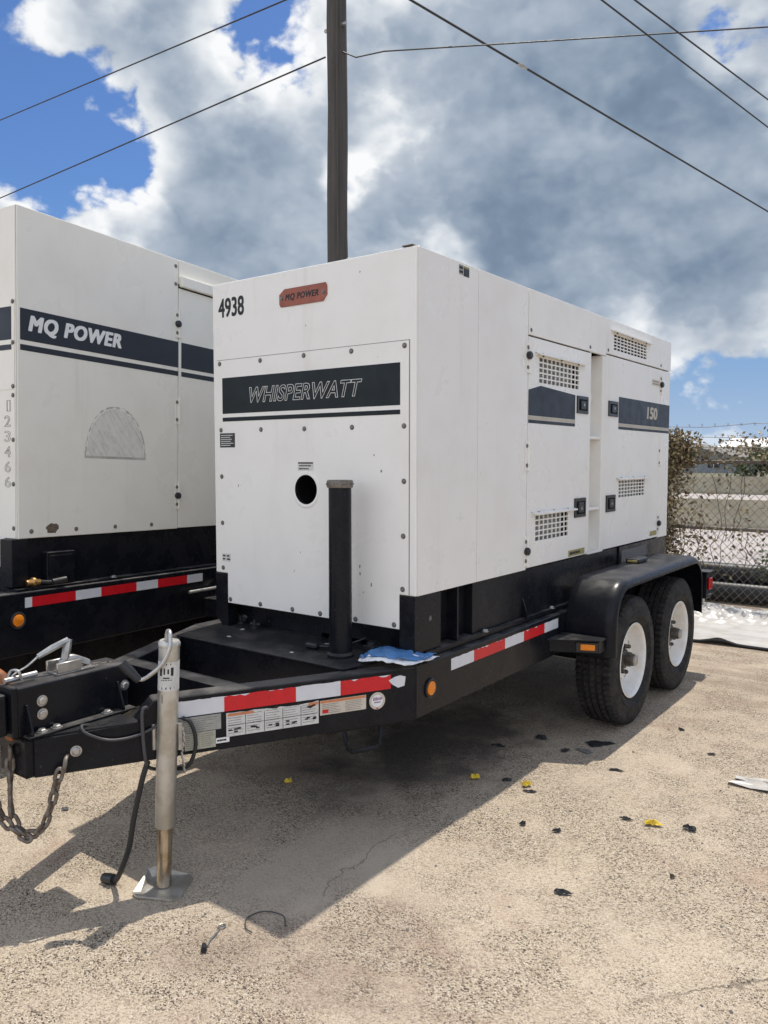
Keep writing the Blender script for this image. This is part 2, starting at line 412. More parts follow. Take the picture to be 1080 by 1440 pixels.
def root(name, loc, label, cat, group=None, world_coords=True, mat4=None):
    o = bpy.data.objects.new(name, None); COL.objects.link(o); o.empty_display_size = .1
    if mat4 is not None: o.matrix_basis = mat4
    else: o.location = loc
    if world_coords: ROOTINV[o.name] = (mat4 if mat4 is not None else Matrix.Translation(V(loc))).inverted()
    tag(o, label, cat, group); return o
def tag(o, label, cat, group=None):
    o['label'] = label; o['category'] = cat
    if group: o['group'] = group
    return o
def struct(o): o['kind'] = 'structure'; return o
def put(name, proto, parent, mtx):
    o = bpy.data.objects.new(name, proto); COL.objects.link(o); attach(o, parent); o.matrix_basis = mtx; return o
def fmat(F, a, b, c=0.):
    m = Matrix((F.r, F.u, F.n)).transposed().to_4x4(); m.translation = F(a, b, c); return m
def text(name, s, F, a0, a1, b0, b1, c, mat, parent, shear=0., bold=0., outline=0., space=1.0):
    cu = bpy.data.curves.new(name, 'FONT'); cu.body = s; cu.size = 1; cu.shear = shear; cu.space_character = space
    cu.resolution_u = 4
    if outline: cu.fill_mode = 'NONE'; cu.bevel_depth = outline; cu.bevel_resolution = 0; cu.offset = bold
    tmp = bpy.data.objects.new('tmp', cu); COL.objects.link(tmp)
    bpy.context.view_layer.update()
    me = bpy.data.meshes.new_from_object(tmp.evaluated_get(bpy.context.evaluated_depsgraph_get()))
    bpy.data.objects.remove(tmp); bpy.data.curves.remove(cu)
    vs = [v.co.copy() for v in me.vertices]; fs = [tuple(p.vertices) for p in me.polygons]
    bpy.data.meshes.remove(me)
    offs = [(0, 0)]
    if bold and not outline: offs = [(-bold, 0), (bold, 0), (0, 0), (0, bold*.6), (0, -bold*.6), (-bold, bold*.5), (bold, -bold*.5), (bold, bold*.5), (-bold, -bold*.5)]
    co, fc = [], []
    for k, (ox, oy) in enumerate(offs):
        base = len(co); co += [(v.x+ox, v.y+oy, v.z*.12+k*.00003) for v in vs]; fc += [tuple(i+base for i in f) for f in fs]
    x0, x1 = min(p[0] for p in co), max(p[0] for p in co); y0, y1 = min(p[1] for p in co), max(p[1] for p in co)
    co = [F(a0+(x-x0)/(x1-x0)*(a1-a0), b0+(y-y0)/(y1-y0)*(b1-b0), c+z) for x, y, z in co]
    me = bpy.data.meshes.new(name); me.from_pydata(co, [], fc); me.materials.append(M[mat])
    o = bpy.data.objects.new(name, me); COL.objects.link(o); attach(o, parent); return o
def sticker(name, F, a0, a1, b0, b1, c, mat, parent, rows=4, ink='ink', cols=1, seed=1, margin=.08, dens=.35, header=None, torn=0):
    bm = nb()
    rnd = random.Random(seed)
    if torn:
        poly = [(a0, b0), (a1, b0), (a1, b1)]
        for i in range(1, torn): poly.append((a1+(a0-a1)*i/torn, b1-rnd.random()*(b1-b0)*.09))
        poly.append((a0, b1)); prism(bm, F, poly, c, c+.0008)
    else: slab(bm, F, a0, a1, b0, b1, c, c+.0008)
    o = obj(name, bm, mat, parent)
    W, H = a1-a0, b1-b0
    if rows:
        bm = nb(); cw = W/cols
        for k in range(cols):
            for i in range(rows):
                yy = b1-H*margin-(i+.5)*(H*(1-2*margin))/rows - (H*.14 if header else 0)*(1-i/rows)
                hh = H*(1-2*margin)/rows*dens
                x = a0+k*cw+cw*margin
                end = a0+(k+1)*cw-cw*margin - rnd.random()*cw*.25
                while x < end:
                    l = cw*(.06+.16*rnd.random()); x2 = min(x+l, end)
                    slab(bm, F, x, x2, yy-hh/2, yy+hh/2, c+.0009, c+.0012); x = x2+cw*.018
        obj('print', bm, ink, o, stuff=True)
    if header:
        bm = nb(); slab(bm, F, a0+W*.01, a1-W*.01, b1-H*.19, b1-H*.02, c+.0009, c+.0013); obj('header_band', bm, header, o)
    return o
def bolt_mesh(name, r=.011, h=.007, n=8, mat='bolt', washer=True):
    bm = nb()
    if washer: cyl(bm, (0, 0, -.001), (0, 0, h*.3), r*1.35, 14)
    tube(bm, [(0, 0, -.001), (0, 0, h*.75), (0, 0, h)], [r, r, r*.75], n)
    bmesh.ops.recalc_face_normals(bm, faces=bm.faces)
    me = bpy.data.meshes.new(name); bm.to_mesh(me); bm.free(); me.materials.append(M[mat]); return me
BOLT = bolt_mesh('bolt', .0088, .006); BIGBOLT = bolt_mesh('big_bolt', .0145, .012, 6, 'steel'); SMALLBOLT = bolt_mesh('small_bolt', .008, .005)
def gz(y): return .008+.0065*min(max(1.9-y, 0), 3.)

# ------------------------------------------------------------------ ground and highway
def grid_sheet(name, x0, x1, y0, y1, nx, ny, zf, mat):
    bm = nb(); g = [[bm.verts.new((x0+(x1-x0)*i/nx, y0+(y1-y0)*j/ny, zf(x0+(x1-x0)*i/nx, y0+(y1-y0)*j/ny))) for i in range(nx+1)] for j in range(ny+1)]
    for j in range(ny):
        for i in range(nx): bm.faces.new([g[j][i], g[j][i+1], g[j+1][i+1], g[j+1][i]])
    return obj(name, bm, mat)
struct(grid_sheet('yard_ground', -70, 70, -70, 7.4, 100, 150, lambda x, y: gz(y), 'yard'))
struct(grid_sheet('highway', -80, 90, 7.3, 36.0, 2, 2, lambda x, y: -.004, 'highway'))
struct(grid_sheet('ground', -900, 900, -600, 1500, 2, 2, lambda x, y: -.03, 'grass_far'))
# ------------------------------------------------------------------ highway barriers and far buildings
def barrier(y, x0, x1, h, label, seglen):
    r = root('concrete_barrier', ((x0+x1)/2, y, 0), label, 'barrier')
    x = x0
    while x < x1-.01:
        bm = nb(); xe = min(x+seglen, x1)
        F = Frame((0, y, 0), (0, 1, 0), (0, 0, 1), (1, 0, 0))
        prism(bm, F, [(-.22, 0), (.22, 0), (.22, .08), (.12, h*.42), (.085, h), (-.085, h), (-.12, h*.42), (-.22, .08)], x+.012, xe-.012)
        obj('barrier_segment', bm, 'barrier', r); x = xe
barrier(17.1, -26, 26, .66, 'nearer low tan concrete highway barrier seen through the fence', 6.5)
barrier(37.0, -45, 45, .80, 'farther tan concrete highway barrier beyond the second carriageway', 9.0)

def building(name, label, cx, cy, wx, wy, h, roof_h, wall, roofm, wins, base=-.05):
    r = root(name, (cx, cy, base), label, 'building')
    bm = nb(); box(bm, cx-wx/2, cx+wx/2, cy-wy/2, cy+wy/2, base, h); obj('wall', bm, wall, r)
    bm = nb()
    if roof_h > .6:
        F = Frame((cx, cy, h), (1, 0, 0), (0, 0, 1), (0, 1, 0))
        prism(bm, F, [(-wx/2-.5, -.1), (wx/2+.5, -.1), (wx/2+.5, .12), (wx*.12, roof_h), (-wx*.12, roof_h), (-wx/2-.5, .12)], -wy/2-.5, wy/2+.5)
    else: box(bm, cx-wx/2-.2, cx+wx/2+.2, cy-wy/2-.2, cy+wy/2+.2, h+.001, h+roof_h)
    obj('roof', bm, roofm, r)
    for (x, z, ww, hh) in wins:
        bm = nb(); box(bm, cx+x-ww/2, cx+x+ww/2, cy-wy/2-.06, cy-wy/2-.004, z-hh/2, z+hh/2); wn = obj('window', bm, 'glass', r)
        bm = nb(); box(bm, cx+x-.04, cx+x+.04, cy-wy/2-.1, cy-wy/2-.062, z-hh/2, z+hh/2); obj('mullion', bm, 'farwhite', wn)
    return r
building('low_house', 'low blue-grey house with a dark grey hipped roof beyond the highway', -29.5, 104, 17, 12, 1.75, 1.9, 'farwall', 'fargrey', [(-5, 1.0, 1.4, .8), (-1, 1.0, 1.4, .8), (3, 1.0, 1.4, .8), (6, 1.0, 1.4, .8)])
wh = building('warehouse', 'long white warehouse with a low pitched roof on the skyline behind the fence', -2, 150, 62, 20, 3.6, .1, 'farwhite', 'farwhite', [(x, 2.2, 3, 1.2) for x in range(-26, 30, 7)])
bm = nb(); prism(bm, Frame((0, 150, 3.7), (0, 1, 0), (0, 0, 1), (1, 0, 0)), [(-10.6, .01), (10.6, .01), (0, 1.75)], -33.5, 29.5); obj('pitched_roof', bm, 'farwhite', wh)
rw = root('rooftop_unit', (-7, 150, 5.3), 'white boxy air unit on the warehouse roof', 'air unit')
bm = nb(); box(bm, -12, -3, 147, 152, 4.9, 6.3, .1); obj('casing', bm, 'farwhite', rw)
bm = nb(); box(bm, -11.5, -3.5, 146.9, 146.98, 5.5, 6.0); obj('louvre', bm, 'fargrey', rw)

def leaf_cloud(bm, pts, size, rnd, flat=.5):
    for p in pts:
        s = size*(.6+.8*rnd.random())
        a = V((rnd.gauss(0, 1), rnd.gauss(0, 1), rnd.gauss(0, 1))).normalized(); b = a.orthogonal().normalized()
        b = (b*math.cos(rnd.random()*6.28)+a.cross(b)*math.sin(rnd.random()*6.28)).normalized(); n_ = a.cross(b)
        p = V(p)
        q = [p-a*s*.5, p+b*s*.28+n_*s*.06, p+a*s*.55, p-b*s*.28+n_*s*.06]
        vs = [bm.verts.new(v) for v in q]; bm.faces.new([vs[0], vs[1], vs[2]]); bm.faces.new([vs[0], vs[2], vs[3]])
def far_tree(x, y, h, rad, label, seed):
    rnd = random.Random(seed)
    r = root('far_tree', (x, y, 0), label, 'tree', 'trees beyond the highway')
    bm = nb(); tube(bm, [(x, y, -.05), (x+.1, y, h*.4), (x, y, h*.75)], [.16, .12, .05], 7)
    for k in range(5):
        a = k*1.3; tube(bm, [(x, y, h*(.35+.07*k)), (x+math.cos(a)*rad*.7, y+math.sin(a)*rad*.7, h*(.6+.05*k))], [.07, .02], 5)
    obj('trunk', bm, 'stem', r)
    bm = nb(); cl = [(V((x+rnd.gauss(0, rad*.45), y+rnd.gauss(0, rad*.45), h*.6+rnd.gauss(0, h*.17))), rad*(.25+.2*rnd.random())) for _ in range(16)]
    pts = []
    for c, s in cl:
        for _ in range(70): pts.append(c+V((rnd.gauss(0, s*.5), rnd.gauss(0, s*.5), rnd.gauss(0, s*.42))))
    leaf_cloud(bm, pts, .34, rnd); obj('crown', bm, 'leaf_green', r, stuff=True)
far_tree(-10.6, 60, 2.3, 1.5, 'small round green tree right of the low house beyond the highway', 3)
far_tree(-21.5, 76, 2.6, 1.7, 'small dark tree in front of the low house', 5)
far_tree(-8.0, 82, 2.2, 1.6, 'small green tree nearest the right edge of the picture, beyond the highway', 8)

# ------------------------------------------------------------------ chain-link fence
FY = 6.36
fr = root('chain_link_fence', (0, FY, 0), 'rusty chain-link fence with barbed wire behind the generator', 'fence')
for k, x in enumerate((-8.2, -5.4, -2.6, 1.25, 4.1, 7.0)):
    bm = nb(); cyl(bm, (x, FY+.06, -.02), (x, FY+.06, 1.62), .032, 12)
    cyl(bm, (x, FY+.06, 1.62), (x, FY-.02, 2.02), .012, 6)
    obj('fence_post', bm, 'fencerail', fr, smooth=True)
for z, rr, nm in ((1.575, .024, 'top_rail'), (.845, .021, 'middle_rail')):
    bm = nb(); tube(bm, [(-8.3, FY+.02, z+.01), (-2, FY+.02, z), (2, FY+.02, z-.005), (7.1, FY+.02, z)], rr, 10); obj(nm, bm, 'fencerail', fr, smooth=True)
for z, yy in ((1.72, FY+.04), (1.85, FY+.02), (1.975, FY-.01)):
    bm = nb(); rnd = random.Random(int(z*100))
    pts = [(x*.5, yy+rnd.gauss(0, .004), z+rnd.gauss(0, .012)) for x in range(-17, 15)]
    tube(bm, pts, .0032, 4)
    for x in range(-62, 52):
        px = x*.135; c = V((px, yy, z)); 
        for s in (-1, 1): tube(bm, [c+V((-.012*s, .014, -.016)), c+V((.012*s, -.014, .018))], .0018, 3)
    obj('barbed_wire', bm, 'fence', fr)
bm = nb(); P = .088; rnd = random.Random(4)
for s in (1, -1):
    k = -9.0
    while k < 7.6:
        x0, z0, z1 = k, .03, 1.57
        n_ = 5; pts = []
        for i in range(n_+1):
            z = z0+(z1-z0)*i/n_
            pts.append((x0+s*(z-z0)*.92+.002*math.sin(3*x0+4*z), FY-.006+s*.002, z))
        tube(bm, pts, .0029, 3); k += P
obj('chain_link_mesh', bm, 'fence', fr, stuff=True)

def vine(name, label, centres, dens, size, mats, seed, stems):
    rnd = random.Random(seed)
    def gs(s): return max(-1.7*s, min(1.7*s, rnd.gauss(0, s)))
    def disc(sx, sz):
        while True:
            a, b = rnd.gauss(0, 1), rnd.gauss(0, 1)
            if a*a+b*b < 3.6+1.5*noise.noise((a*1.7, b*1.7, seed)): return a*sx, b*sz
    r = root(name, (centres[0][0], FY, 0), label, 'vine', 'vines on the fence')
    bm = nb()
    for _ in range(stems):
        c = rnd.choice(centres); x = c[0]+rnd.gauss(0, c[1]*.7); z0 = max(.02, c[2]-c[3]*1.3); z1 = c[2]+c[3]*1.1
        pts = [(x+(t-3)*.02*math.sin(x*40)+rnd.gauss(0, .025), FY-.03+rnd.gauss(0, .02), z0+(z1-z0)*t/6) for t in range(7)]
        tube(bm, smooth_pts(pts, 3), .0032, 4)
    obj('stem', bm, 'stem', r, stuff=True)
    for mi, mt in enumerate(mats):
        bm = nb(); pts = []
        for cx, sx, cz, sz, n_ in centres:
            for _ in range(int(n_*dens/len(mats))):
                q = disc(sx, sz); pts.append((cx+q[0], FY-.03+gs(.06), max(.03, cz+q[1])))
        leaf_cloud(bm, pts, size, rnd); obj('foliage', bm, mt, r, stuff=True)
vine('dry_vine', 'dense tan and brown dry vine climbing the fence beside the generator', [(-.95, .17, 1.68, .15, 560), (-1.05, .14, 1.2, .2, 380), (-1.05, .13, .8, .22, 380), (-1.0, .13, .45, .16, 240), (-.72, .12, 1.72, .12, 120), (-.85, .14, 1.45, .25, 160), (-.82, .12, .6, .3, 140)], 4.4, .046, ['leaf_dry', 'leaf_dark'], 11, 40)
vine('sparse_vine', 'sparse dark vine tangled in the barbed wire at the right', [(-.1, .16, 1.75, .09, 90), (.22, .1, 1.82, .1, 80), (-.45, .2, 1.68, .06, 50), (-.2, .5, 1.1, .3, 160), (-.55, .06, .75, .25, 70), (-.35, .3, .6, .2, 90), (.05, .35, 1.62, .08, 120)], 1.6, .046, ['leaf_dark', 'leaf_dry'], 12, 26)
vine('green_vine', 'pale green weed growing through the fence low at the right edge', [(.2, .07, .62, .12, 60), (.1, .05, .45, .08, 30)], 1.0, .045, ['leaf_green'], 13, 5)

# big black pipes lying behind the fence
for k, (y, z, lab) in enumerate(((6.56, .125, 'lower front black plastic pipe lying on the ground behind the fence'), (6.79, .125, 'rear black plastic pipe lying on the ground, mostly hidden behind the front one'), (6.675, .318, 'upper black plastic pipe resting on two others behind the fence'))):
    r = root('black_pipe', (1, y, z-.115), lab, 'pipe', 'black pipes behind the fence')
    bm = nb(); lathe(bm, [(.098, 0), (.113, 0), (.113, 9.0), (.098, 9.0), (.098, 0)], (-3.2+k*.15, y, z), (1, 0, 0), 28); obj('pipe_wall', bm, 'pipe', r, smooth=True)
    bm = nb(); lathe(bm, [(.1135, 0), (.1145, .002), (.1145, .02), (.1135, .022)], (-1.2+k*1.1, y, z), (1, 0, 0), 28); obj('joint_band', bm, 'pipe', r, smooth=True)

# white plastic sheet on the ground
def sheet():
    bm = nb(); nx, ny = 260, 90
    def P(i, j):
        u, v = i/nx, j/ny
        x = -1.5+u*6.0; y0 = 4.30+.06*noise.noise((x*1.3, 0, 3))+.10*u; y = y0+v*(6.14-y0)
        cr = min(1, max(0, (v-.42)/.2))*(1-min(1, max(0, (v-.86)/.14))*.6)
        z = gz(y)+.010+.022*abs(noise.noise((x*1.6, y*6, 1)))+cr*(.10*abs(noise.turbulence(V((x*4.2, y*5.2, 2)), 4, True)))
        if v < .03: z = gz(y)+.026+.018*max(0, noise.noise((x*2.2, 7, 0)))+.035*math.exp(-((x-.18)/.09)**2)
        return (x, y, z)
    g = [[bm.verts.new(P(i, j)) for i in range(nx+1)] for j in range(ny+1)]
    for j in range(ny):
        for i in range(nx): bm.faces.new([g[j][i], g[j][i+1], g[j+1][i+1], g[j+1][i]])
    o = obj('plastic_sheet', bm, 'tarp', smooth=False)
    o.data.polygons.foreach_set('use_smooth', [True]*len(o.data.polygons)); return o
sh = sheet()
tag(sh, 'crumpled white plastic sheet spread on the ground in front of the fence', 'plastic sheet')
bm = nb(); pts = []
for i in range(60):
    x = -1.5+6*i/59; pts.append((x, 4.292+.06*noise.noise((x*1.3, 0, 3))+.10*(x+1.5)/6, gz(4.3)+.014+.016*max(0, noise.noise((x*2.2, 7, 0)))+.033*math.exp(-((x-.18)/.09)**2)))
tube(bm, pts, .013, 6); obj('black_hem', bm, 'scrap', sh, smooth=True)

# ------------------------------------------------------------------ utility pole and wires
PX, PY = -6.40, 7.10
up = root('utility_pole', (PX, PY, 0), 'tall dark weathered wooden utility pole behind the white generator', 'utility pole')
bm = nb()
tube(bm, [(PX+.01*math.sin(i*1.3), PY, -.03+13*i/20) for i in range(21)], [.178-.0016*i+.0025*math.sin(i*2.1) for i in range(21)], 18); obj('pole_shaft', bm, 'pole', up, smooth=True)
bm = nb(); tube(bm, [(PX+.115, PY-.135, z) for z in (.0, 3, 5.2, 8, 12.8)], .016, 8); obj('conduit', bm, 'pole', up, smooth=True)
bm = nb(); box(bm, PX-.9, PX+.9, PY-.24, PY-.12, 12.1, 12.24); obj('crossarm', bm, 'pole', up)
bm = nb(); cyl(bm, (PX-.2, PY-.05, 8.34), (PX+.22, PY-.05, 8.34), .03, 8); obj('wire_bracket', bm, 'steel', up, smooth=True)
def wire(name, label, pts, r, parent=None):
    pts = [V(p) for p in pts]
    bm = nb(); tube(bm, pts, r, 6); o = obj(name, bm, 'hose', parent, smooth=True)
    if parent is None: tag(o, label, 'wire', 'overhead wires')
    return o
def catenary(a, b, sag, n=24):
    a, b = V(a), V(b); return [a.lerp(b, i/n)-V((0, 0, sag*4*(i/n)*(1-i/n))) for i in range(n+1)]
wire('overhead_wire', 'thin overhead wire crossing the upper left sky above the others', [(-4.38, 6.94, 8.90), (-38.38, 10.64, 12.97)], .013)
wire('overhead_wire', 'overhead wire running from the pole down to the left', [(PX-.2, PY-.05, 7.95), (-49.57, 9.44, 8.6)], .013)
wire('overhead_wire', 'nearly level overhead wire running from the pole to the right', [(PX+.15, PY-.05, 7.93), (-6.10, 7.20, 7.86), (-5.75, 7.46, 7.95), (-.97, 11.07, 8.33), (2.87, 16.16, 9.49)], .011)
w3 = wire('overhead_wire', 'thick overhead wire with a splice sloping down to the right edge', [(-5.55, 4.78, 8.47), (7.23, 76.8, 7.0)], .019)
bm = nb(); A, B_ = V((-5.55, 4.78, 8.47)), V((7.23, 76.8, 7.0)); q0 = A.lerp(B_, .0700); q1 = A.lerp(B_, .0735)
tube(bm, [q0, q0.lerp(q1, .2), q0.lerp(q1, .8), q1], [.019, .035, .035, .019], 8); obj('splice', bm, 'steel', w3, smooth=True)
wire('overhead_wire', 'lower of the two steep overhead wires in the upper right corner', [(-3.11, 4.69, 7.99), (6.26, 63.65, 8.15)], .013)
wire('overhead_wire', 'upper of the two steep overhead wires in the upper right corner', [(-2.86, 4.87, 7.99), (6.01, 61.1, 9.88)], .013)

# ------------------------------------------------------------------ generator housing builder pieces
def vent(parent, F, a0, a1, b0, b1, na, nbr, back, hood=True, depth=.05):
    """returns the vent part; opening already cut in the panel"""
    bm = nb(); slab(bm, F, a0-.012, a1+.012, b0-.012, b1+.012, -depth-.006, -depth)
    v = obj('vent', bm, back, parent)
    bm = nb(); bw = .0075
    for i in range(na+1):
        a = a0+(a1-a0)*i/na; slab(bm, F, a-bw/2, a+bw/2, b0-.004, b1+.004, -.009, -.003)
    for j in range(nbr+1):
        b = b0+(b1-b0)*j/nbr; slab(bm, F, a0-.004, a1+.004, b-bw/2, b+bw/2, -.0085, -.0024)
    obj('grille', bm, 'white', v, stuff=True)
    if hood:
        bm = nb(); prism(bm, Frame(F(0, b1, 0), F.n, F.u, F.r), [(0.0005, .018), (.030, .012), (.030, .004), (.026, .004), (.026, .009), (0.0005, .014)], a0-.05, a1+.06)
        slab(bm, F, a0-.05, a1+.06, b1+.004, b1+.018, .0005, .006)
        obj('rain_hood', bm, 'white', v)
        for t in (.06, .5, .94): put('bolt', SMALLBOLT, v, fmat(F, a0+(a1-a0)*t, b1+.0105, .006))
    return v
def hinge(parent, F, a, b, h=.15, mat='white', knob=None):
    bm = nb(); slab(bm, F, a-.03, a-.003, b-h/2, b+h/2, .0005, .005, .001); slab(bm, F, a+.003, a+.028, b-h/2, b+h/2, .0005, .005, .001)
    cyl(bm, F(a, b-h/2, .007), F(a, b+h/2, .007), .007, 8)
    o = obj('hinge', bm, mat, parent)
    for t in (-.32, .32): put('bolt', SMALLBOLT, o, fmat(F, a-.016, b+h*t, .005))
    if knob is not None:
        bm = nb(); tube(bm, [F(a-.012, b+knob, .004), F(a-.012, b+knob, .02), F(a-.012, b+knob, .026)], [.021, .021, .014], 14); obj('knob', bm, 'plastic', o, smooth=True)
    return o
def latch(parent, F, a0, a1, b0, b1):
    bm = nb(); plate(bm, F, (a0, a1, b0, b1), [(a0+.018, a1-.018, b0+.018, b1-.018)], .0005, .008)
    o = obj('door_latch', bm, 'plastic', parent)
    bm = nb(); slab(bm, F, a0+.018, a1-.018, b0+.018, b1-.018, .0006, .0022); obj('latch_recess', bm, 'void', o)
    bm = nb(); c = (a0+a1)/2; slab(bm, F, c-.034, c+.042, b0+.026, b1-.026, .0024, .013, .004); obj('paddle', bm, 'plastic', o)
    bm = nb(); cyl(bm, F(c+.005, b0+.052, .012), F(c+.005, b0+.052, .0145), .009, 12); obj('keyhole', bm, 'steel', o)
    return o

ZB, ZT, GW, GL = 1.015, 2.486, 1.262, 3.416
gen = root('generator', (-GW/2, GL/2, .75), 'white diesel generator housing with number 4938, mounted on the nearer trailer', 'generator', 'enclosed generators')
# inner core that shows dark in the seams
bm = nb(); box(bm, -GW+.02, -.115, .30, GL-.02, ZB+.01, ZT-.02); obj('inner_core', bm, 'seam', gen)
# front section: folded sheet wrapping the near corner
HX, HZ, HR = -.622, 1.459, .0755
bm = nb(); plate(bm, FRONT, (-GW, 0, ZB, ZT), [(HX-.14, HX+.14, HZ-.14, HZ+.14)], -.016, 0.)
bm2 = obj('front_shell', bm, 'white', gen)
bev = bm2.modifiers.new('bevel', 'BEVEL'); bev.width = .006; bev.segments = 3; bev.limit_method = 'ANGLE'; bev.angle_limit = R(60)
bm = nb(); slab(bm, SIDE, .0165, .5120, ZB, ZT, -.016, 0., .0015); obj('side_panel', bm, 'white', gen)
bm = nb(); slab(bm, SIDE, .5160, 1.0285, ZB, ZT, -.016, 0., .0015); obj('side_panel', bm, 'white', gen)
bm = nb(); slab(bm, SIDE, .49, 1.06, ZB+.01, ZT-.02, -.030, -.018); obj('seam_backing', bm, 'seam', gen)
# front access panel with the round port
bm = nb()
def ring_hole(bm, F, cx, cz, half, r, c0, c1, n=32):
    outer = []
    for i in range(n):
        t = 2*math.pi*(i+.5)/n; x, y = math.cos(t), math.sin(t); k = half/max(abs(x), abs(y)); outer.append((cx+x*k, cz+y*k))
    # make exact corners
    for c in (c1, c0):
        vi = [bm.verts.new(F(cx+r*math.cos(2*math.pi*(i+.5)/n), cz+r*math.sin(2*math.pi*(i+.5)/n), c)) for i in range(n)]
        vo = [bm.verts.new(F(a, b, c)) for a, b in outer]
        for i in range(n):
            bm.faces.new([vi[i], vo[i], vo[(i+1) % n], vi[(i+1) % n]])
        for i in range(n):   # corner fill triangles
            a, b = outer[i], outer[(i+1) % n]
            if abs(abs(a[0]-cx)-half) < 1e-6 and abs(abs(b[1]-cz)-half) < 1e-6 and abs(abs(a[1]-cz)-half) > 1e-6 or abs(abs(b[0]-cx)-half) < 1e-6 and abs(abs(a[1]-cz)-half) < 1e-6 and abs(abs(b[1]-cz)-half) > 1e-6:
                k = bm.verts.new(F(cx+half*math.copysign(1, a[0]-cx), cz+half*math.copysign(1, a[1]-cz), c)); bm.faces.new([vo[i], k, vo[(i+1) % n]])
    lathe(bm, [(r, c0), (r, c1)], F(cx, cz, 0), F.n, n)
gk = nb(); plate(gk, FRONT, (-1.2325, -.0315, 1.0195, 2.1035), [(HX-.14, HX+.14, HZ-.14, HZ+.14)], .0001, .0007)
slab(gk, FRONT, -1.170, -.080, .863, 1.019, .0001, .0007); obj('panel_gasket', gk, 'brown_ink', gen)
plate(bm, FRONT, (-1.229, -.035, 1.02, 2.10), [(HX-.12, HX+.12, HZ-.12, HZ+.12)], .0005, .0045)
ring_hole(bm, FRONT, HX, HZ, .12, HR, .0005, .0045)
slab(bm, FRONT, -1.167, -.083, .866, 1.0199, .0008, .0045)
fp = obj('front_panel', bm, 'white', gen)
bm = nb(); lathe(bm, [(HR-.002, .0045), (HR+.010, .0050), (HR+.010, .0062), (HR, .0068), (HR-.004, .004), (HR-.004, -.02), (HR+.03, -.03), (HR+.03, -.22), (0, -.22)], FRONT(HX, HZ, 0), FRONT.n, 40); obj('port_liner', bm, 'void', gen, smooth=True)
bm = nb(); lathe(bm, [(HR-.006, .006), (HR+.006, .0085), (HR+.011, .0065), (HR+.0125, .0046)], FRONT(HX, HZ, 0), FRONT.n, 40); obj('port_rim', bm, 'white', gen, smooth=True)
bm = nb(); cyl(bm, FRONT(HX+.02, HZ-.03, -.16), FRONT(HX+.02, HZ-.03, -.10), .035, 16); obj('port_fitting', bm, 'plastic', gen, smooth=True)
for a, b in [(-1.208, 2.084), (-0.917, 2.080), (-0.631, 2.082), (-0.346, 2.079), (-0.057, 2.079), (-1.204, 1.749), (-0.916, 1.746), (-0.630, 1.743), (-0.343, 1.743), (-0.059, 1.742), (-1.203, 1.513), (-1.202, 1.275), (-1.201, 1.043), (-1.150, 0.884), (-0.933, 0.882), (-0.715, 0.881), (-0.538, 0.881), (-0.325, 0.881), (-0.110, 0.882), (-0.059, 1.507), (-0.062, 1.272), (-0.065, 1.042)]:
    put('bolt', BOLT, gen, fmat(FRONT, a, b, .0045))
# decals on the front
bm = nb(); slab(bm, FRONT, -1.190, -.079, 1.831, 2.011, .0048, .0056); fs_ = obj('front_stripe', bm, 'stripe_teal', gen)
text('lettering', 'WHISPERWATT', FRONT, -.993, -.283, 1.878, 1.956, .0062, 'decal_white', fs_, shear=.28, outline=.014, bold=.016, space=1.06)
bm = nb(); slab(bm, FRONT, -1.190, -.079, 1.792, 1.812, .0048, .0056); obj('thin_stripe', bm, 'stripe_teal', gen)
text('unit_number', '4938', FRONT, -1.217, -1.030, 2.313, 2.409, .0004, 'ink', gen, bold=.030)
bm = nb(); prism(bm, FRONT, [(-.775, 2.318), (-.51, 2.318), (-.487, 2.345), (-.487, 2.385), (-.495, 2.400), (-.752, 2.400), (-.785, 2.376), (-.785, 2.33)], .0005, .006, .0015); bd = obj('badge', bm, 'badge', gen)
text('lettering', 'MQ POWER', FRONT, -.745, -.535, 2.340, 2.375, .0062, 'ink', bd, shear=.2, bold=.05, space=1.12)
for a in (-.768, -.506): put('bolt', SMALLBOLT, bd, fmat(FRONT, a, 2.358, .006))
sticker('warning_label', FRONT, -1.212, -1.102, 1.661, 1.733, .0048, 'lab_dark', gen, 6, 'decal_white', seed=3, dens=.3)
sticker('fuel_label', FRONT, -.672, -.575, 1.548, 1.588, .0048, 'lab_white', gen, 2, 'ink', seed=4, header='ink')
sticker('serial_label', FRONT, -1.205, -1.145, 1.078, 1.118, .0048, 'lab_white', gen, 2, 'ink', cols=2, seed=5, dens=.5)
rnd = random.Random(21); bm = nb()
for _ in range(2):
    a, b = -.35+rnd.random()*.3, .95+rnd.random()*.25
    s = .002+.004*rnd.random(); prism(bm, FRONT, [(a+s*math.cos(t)*(.5+rnd.random()), b+1.6*s*math.sin(t)*(.5+rnd.random())) for t in (0, 1, 2, 3, 4, 5)], .0046, .0049)
for (a, b, s) in ((-.235, 1.045, .012), (-.30, 1.09, .008), (-.70, 1.07, .006), (-.66, 1.16, .005), (-1.08, 1.47, .007), (-.18, 1.55, .008), (-.30, 2.42, .006), (-.62, 2.22, .005), (-.22, 1.62, .006)):
    prism(bm, FRONT, [(a+s*.5*math.cos(t)*(.4+rnd.random()), b+s*math.sin(t)*(.4+rnd.random())) for t in (0, .9, 1.9, 3, 4, 5.2)], .0046 if b < 2.1 else .0004, .0049 if b < 2.1 else .0007)
obj('paint_chips', bm, 'brown_ink', gen, stuff=True)

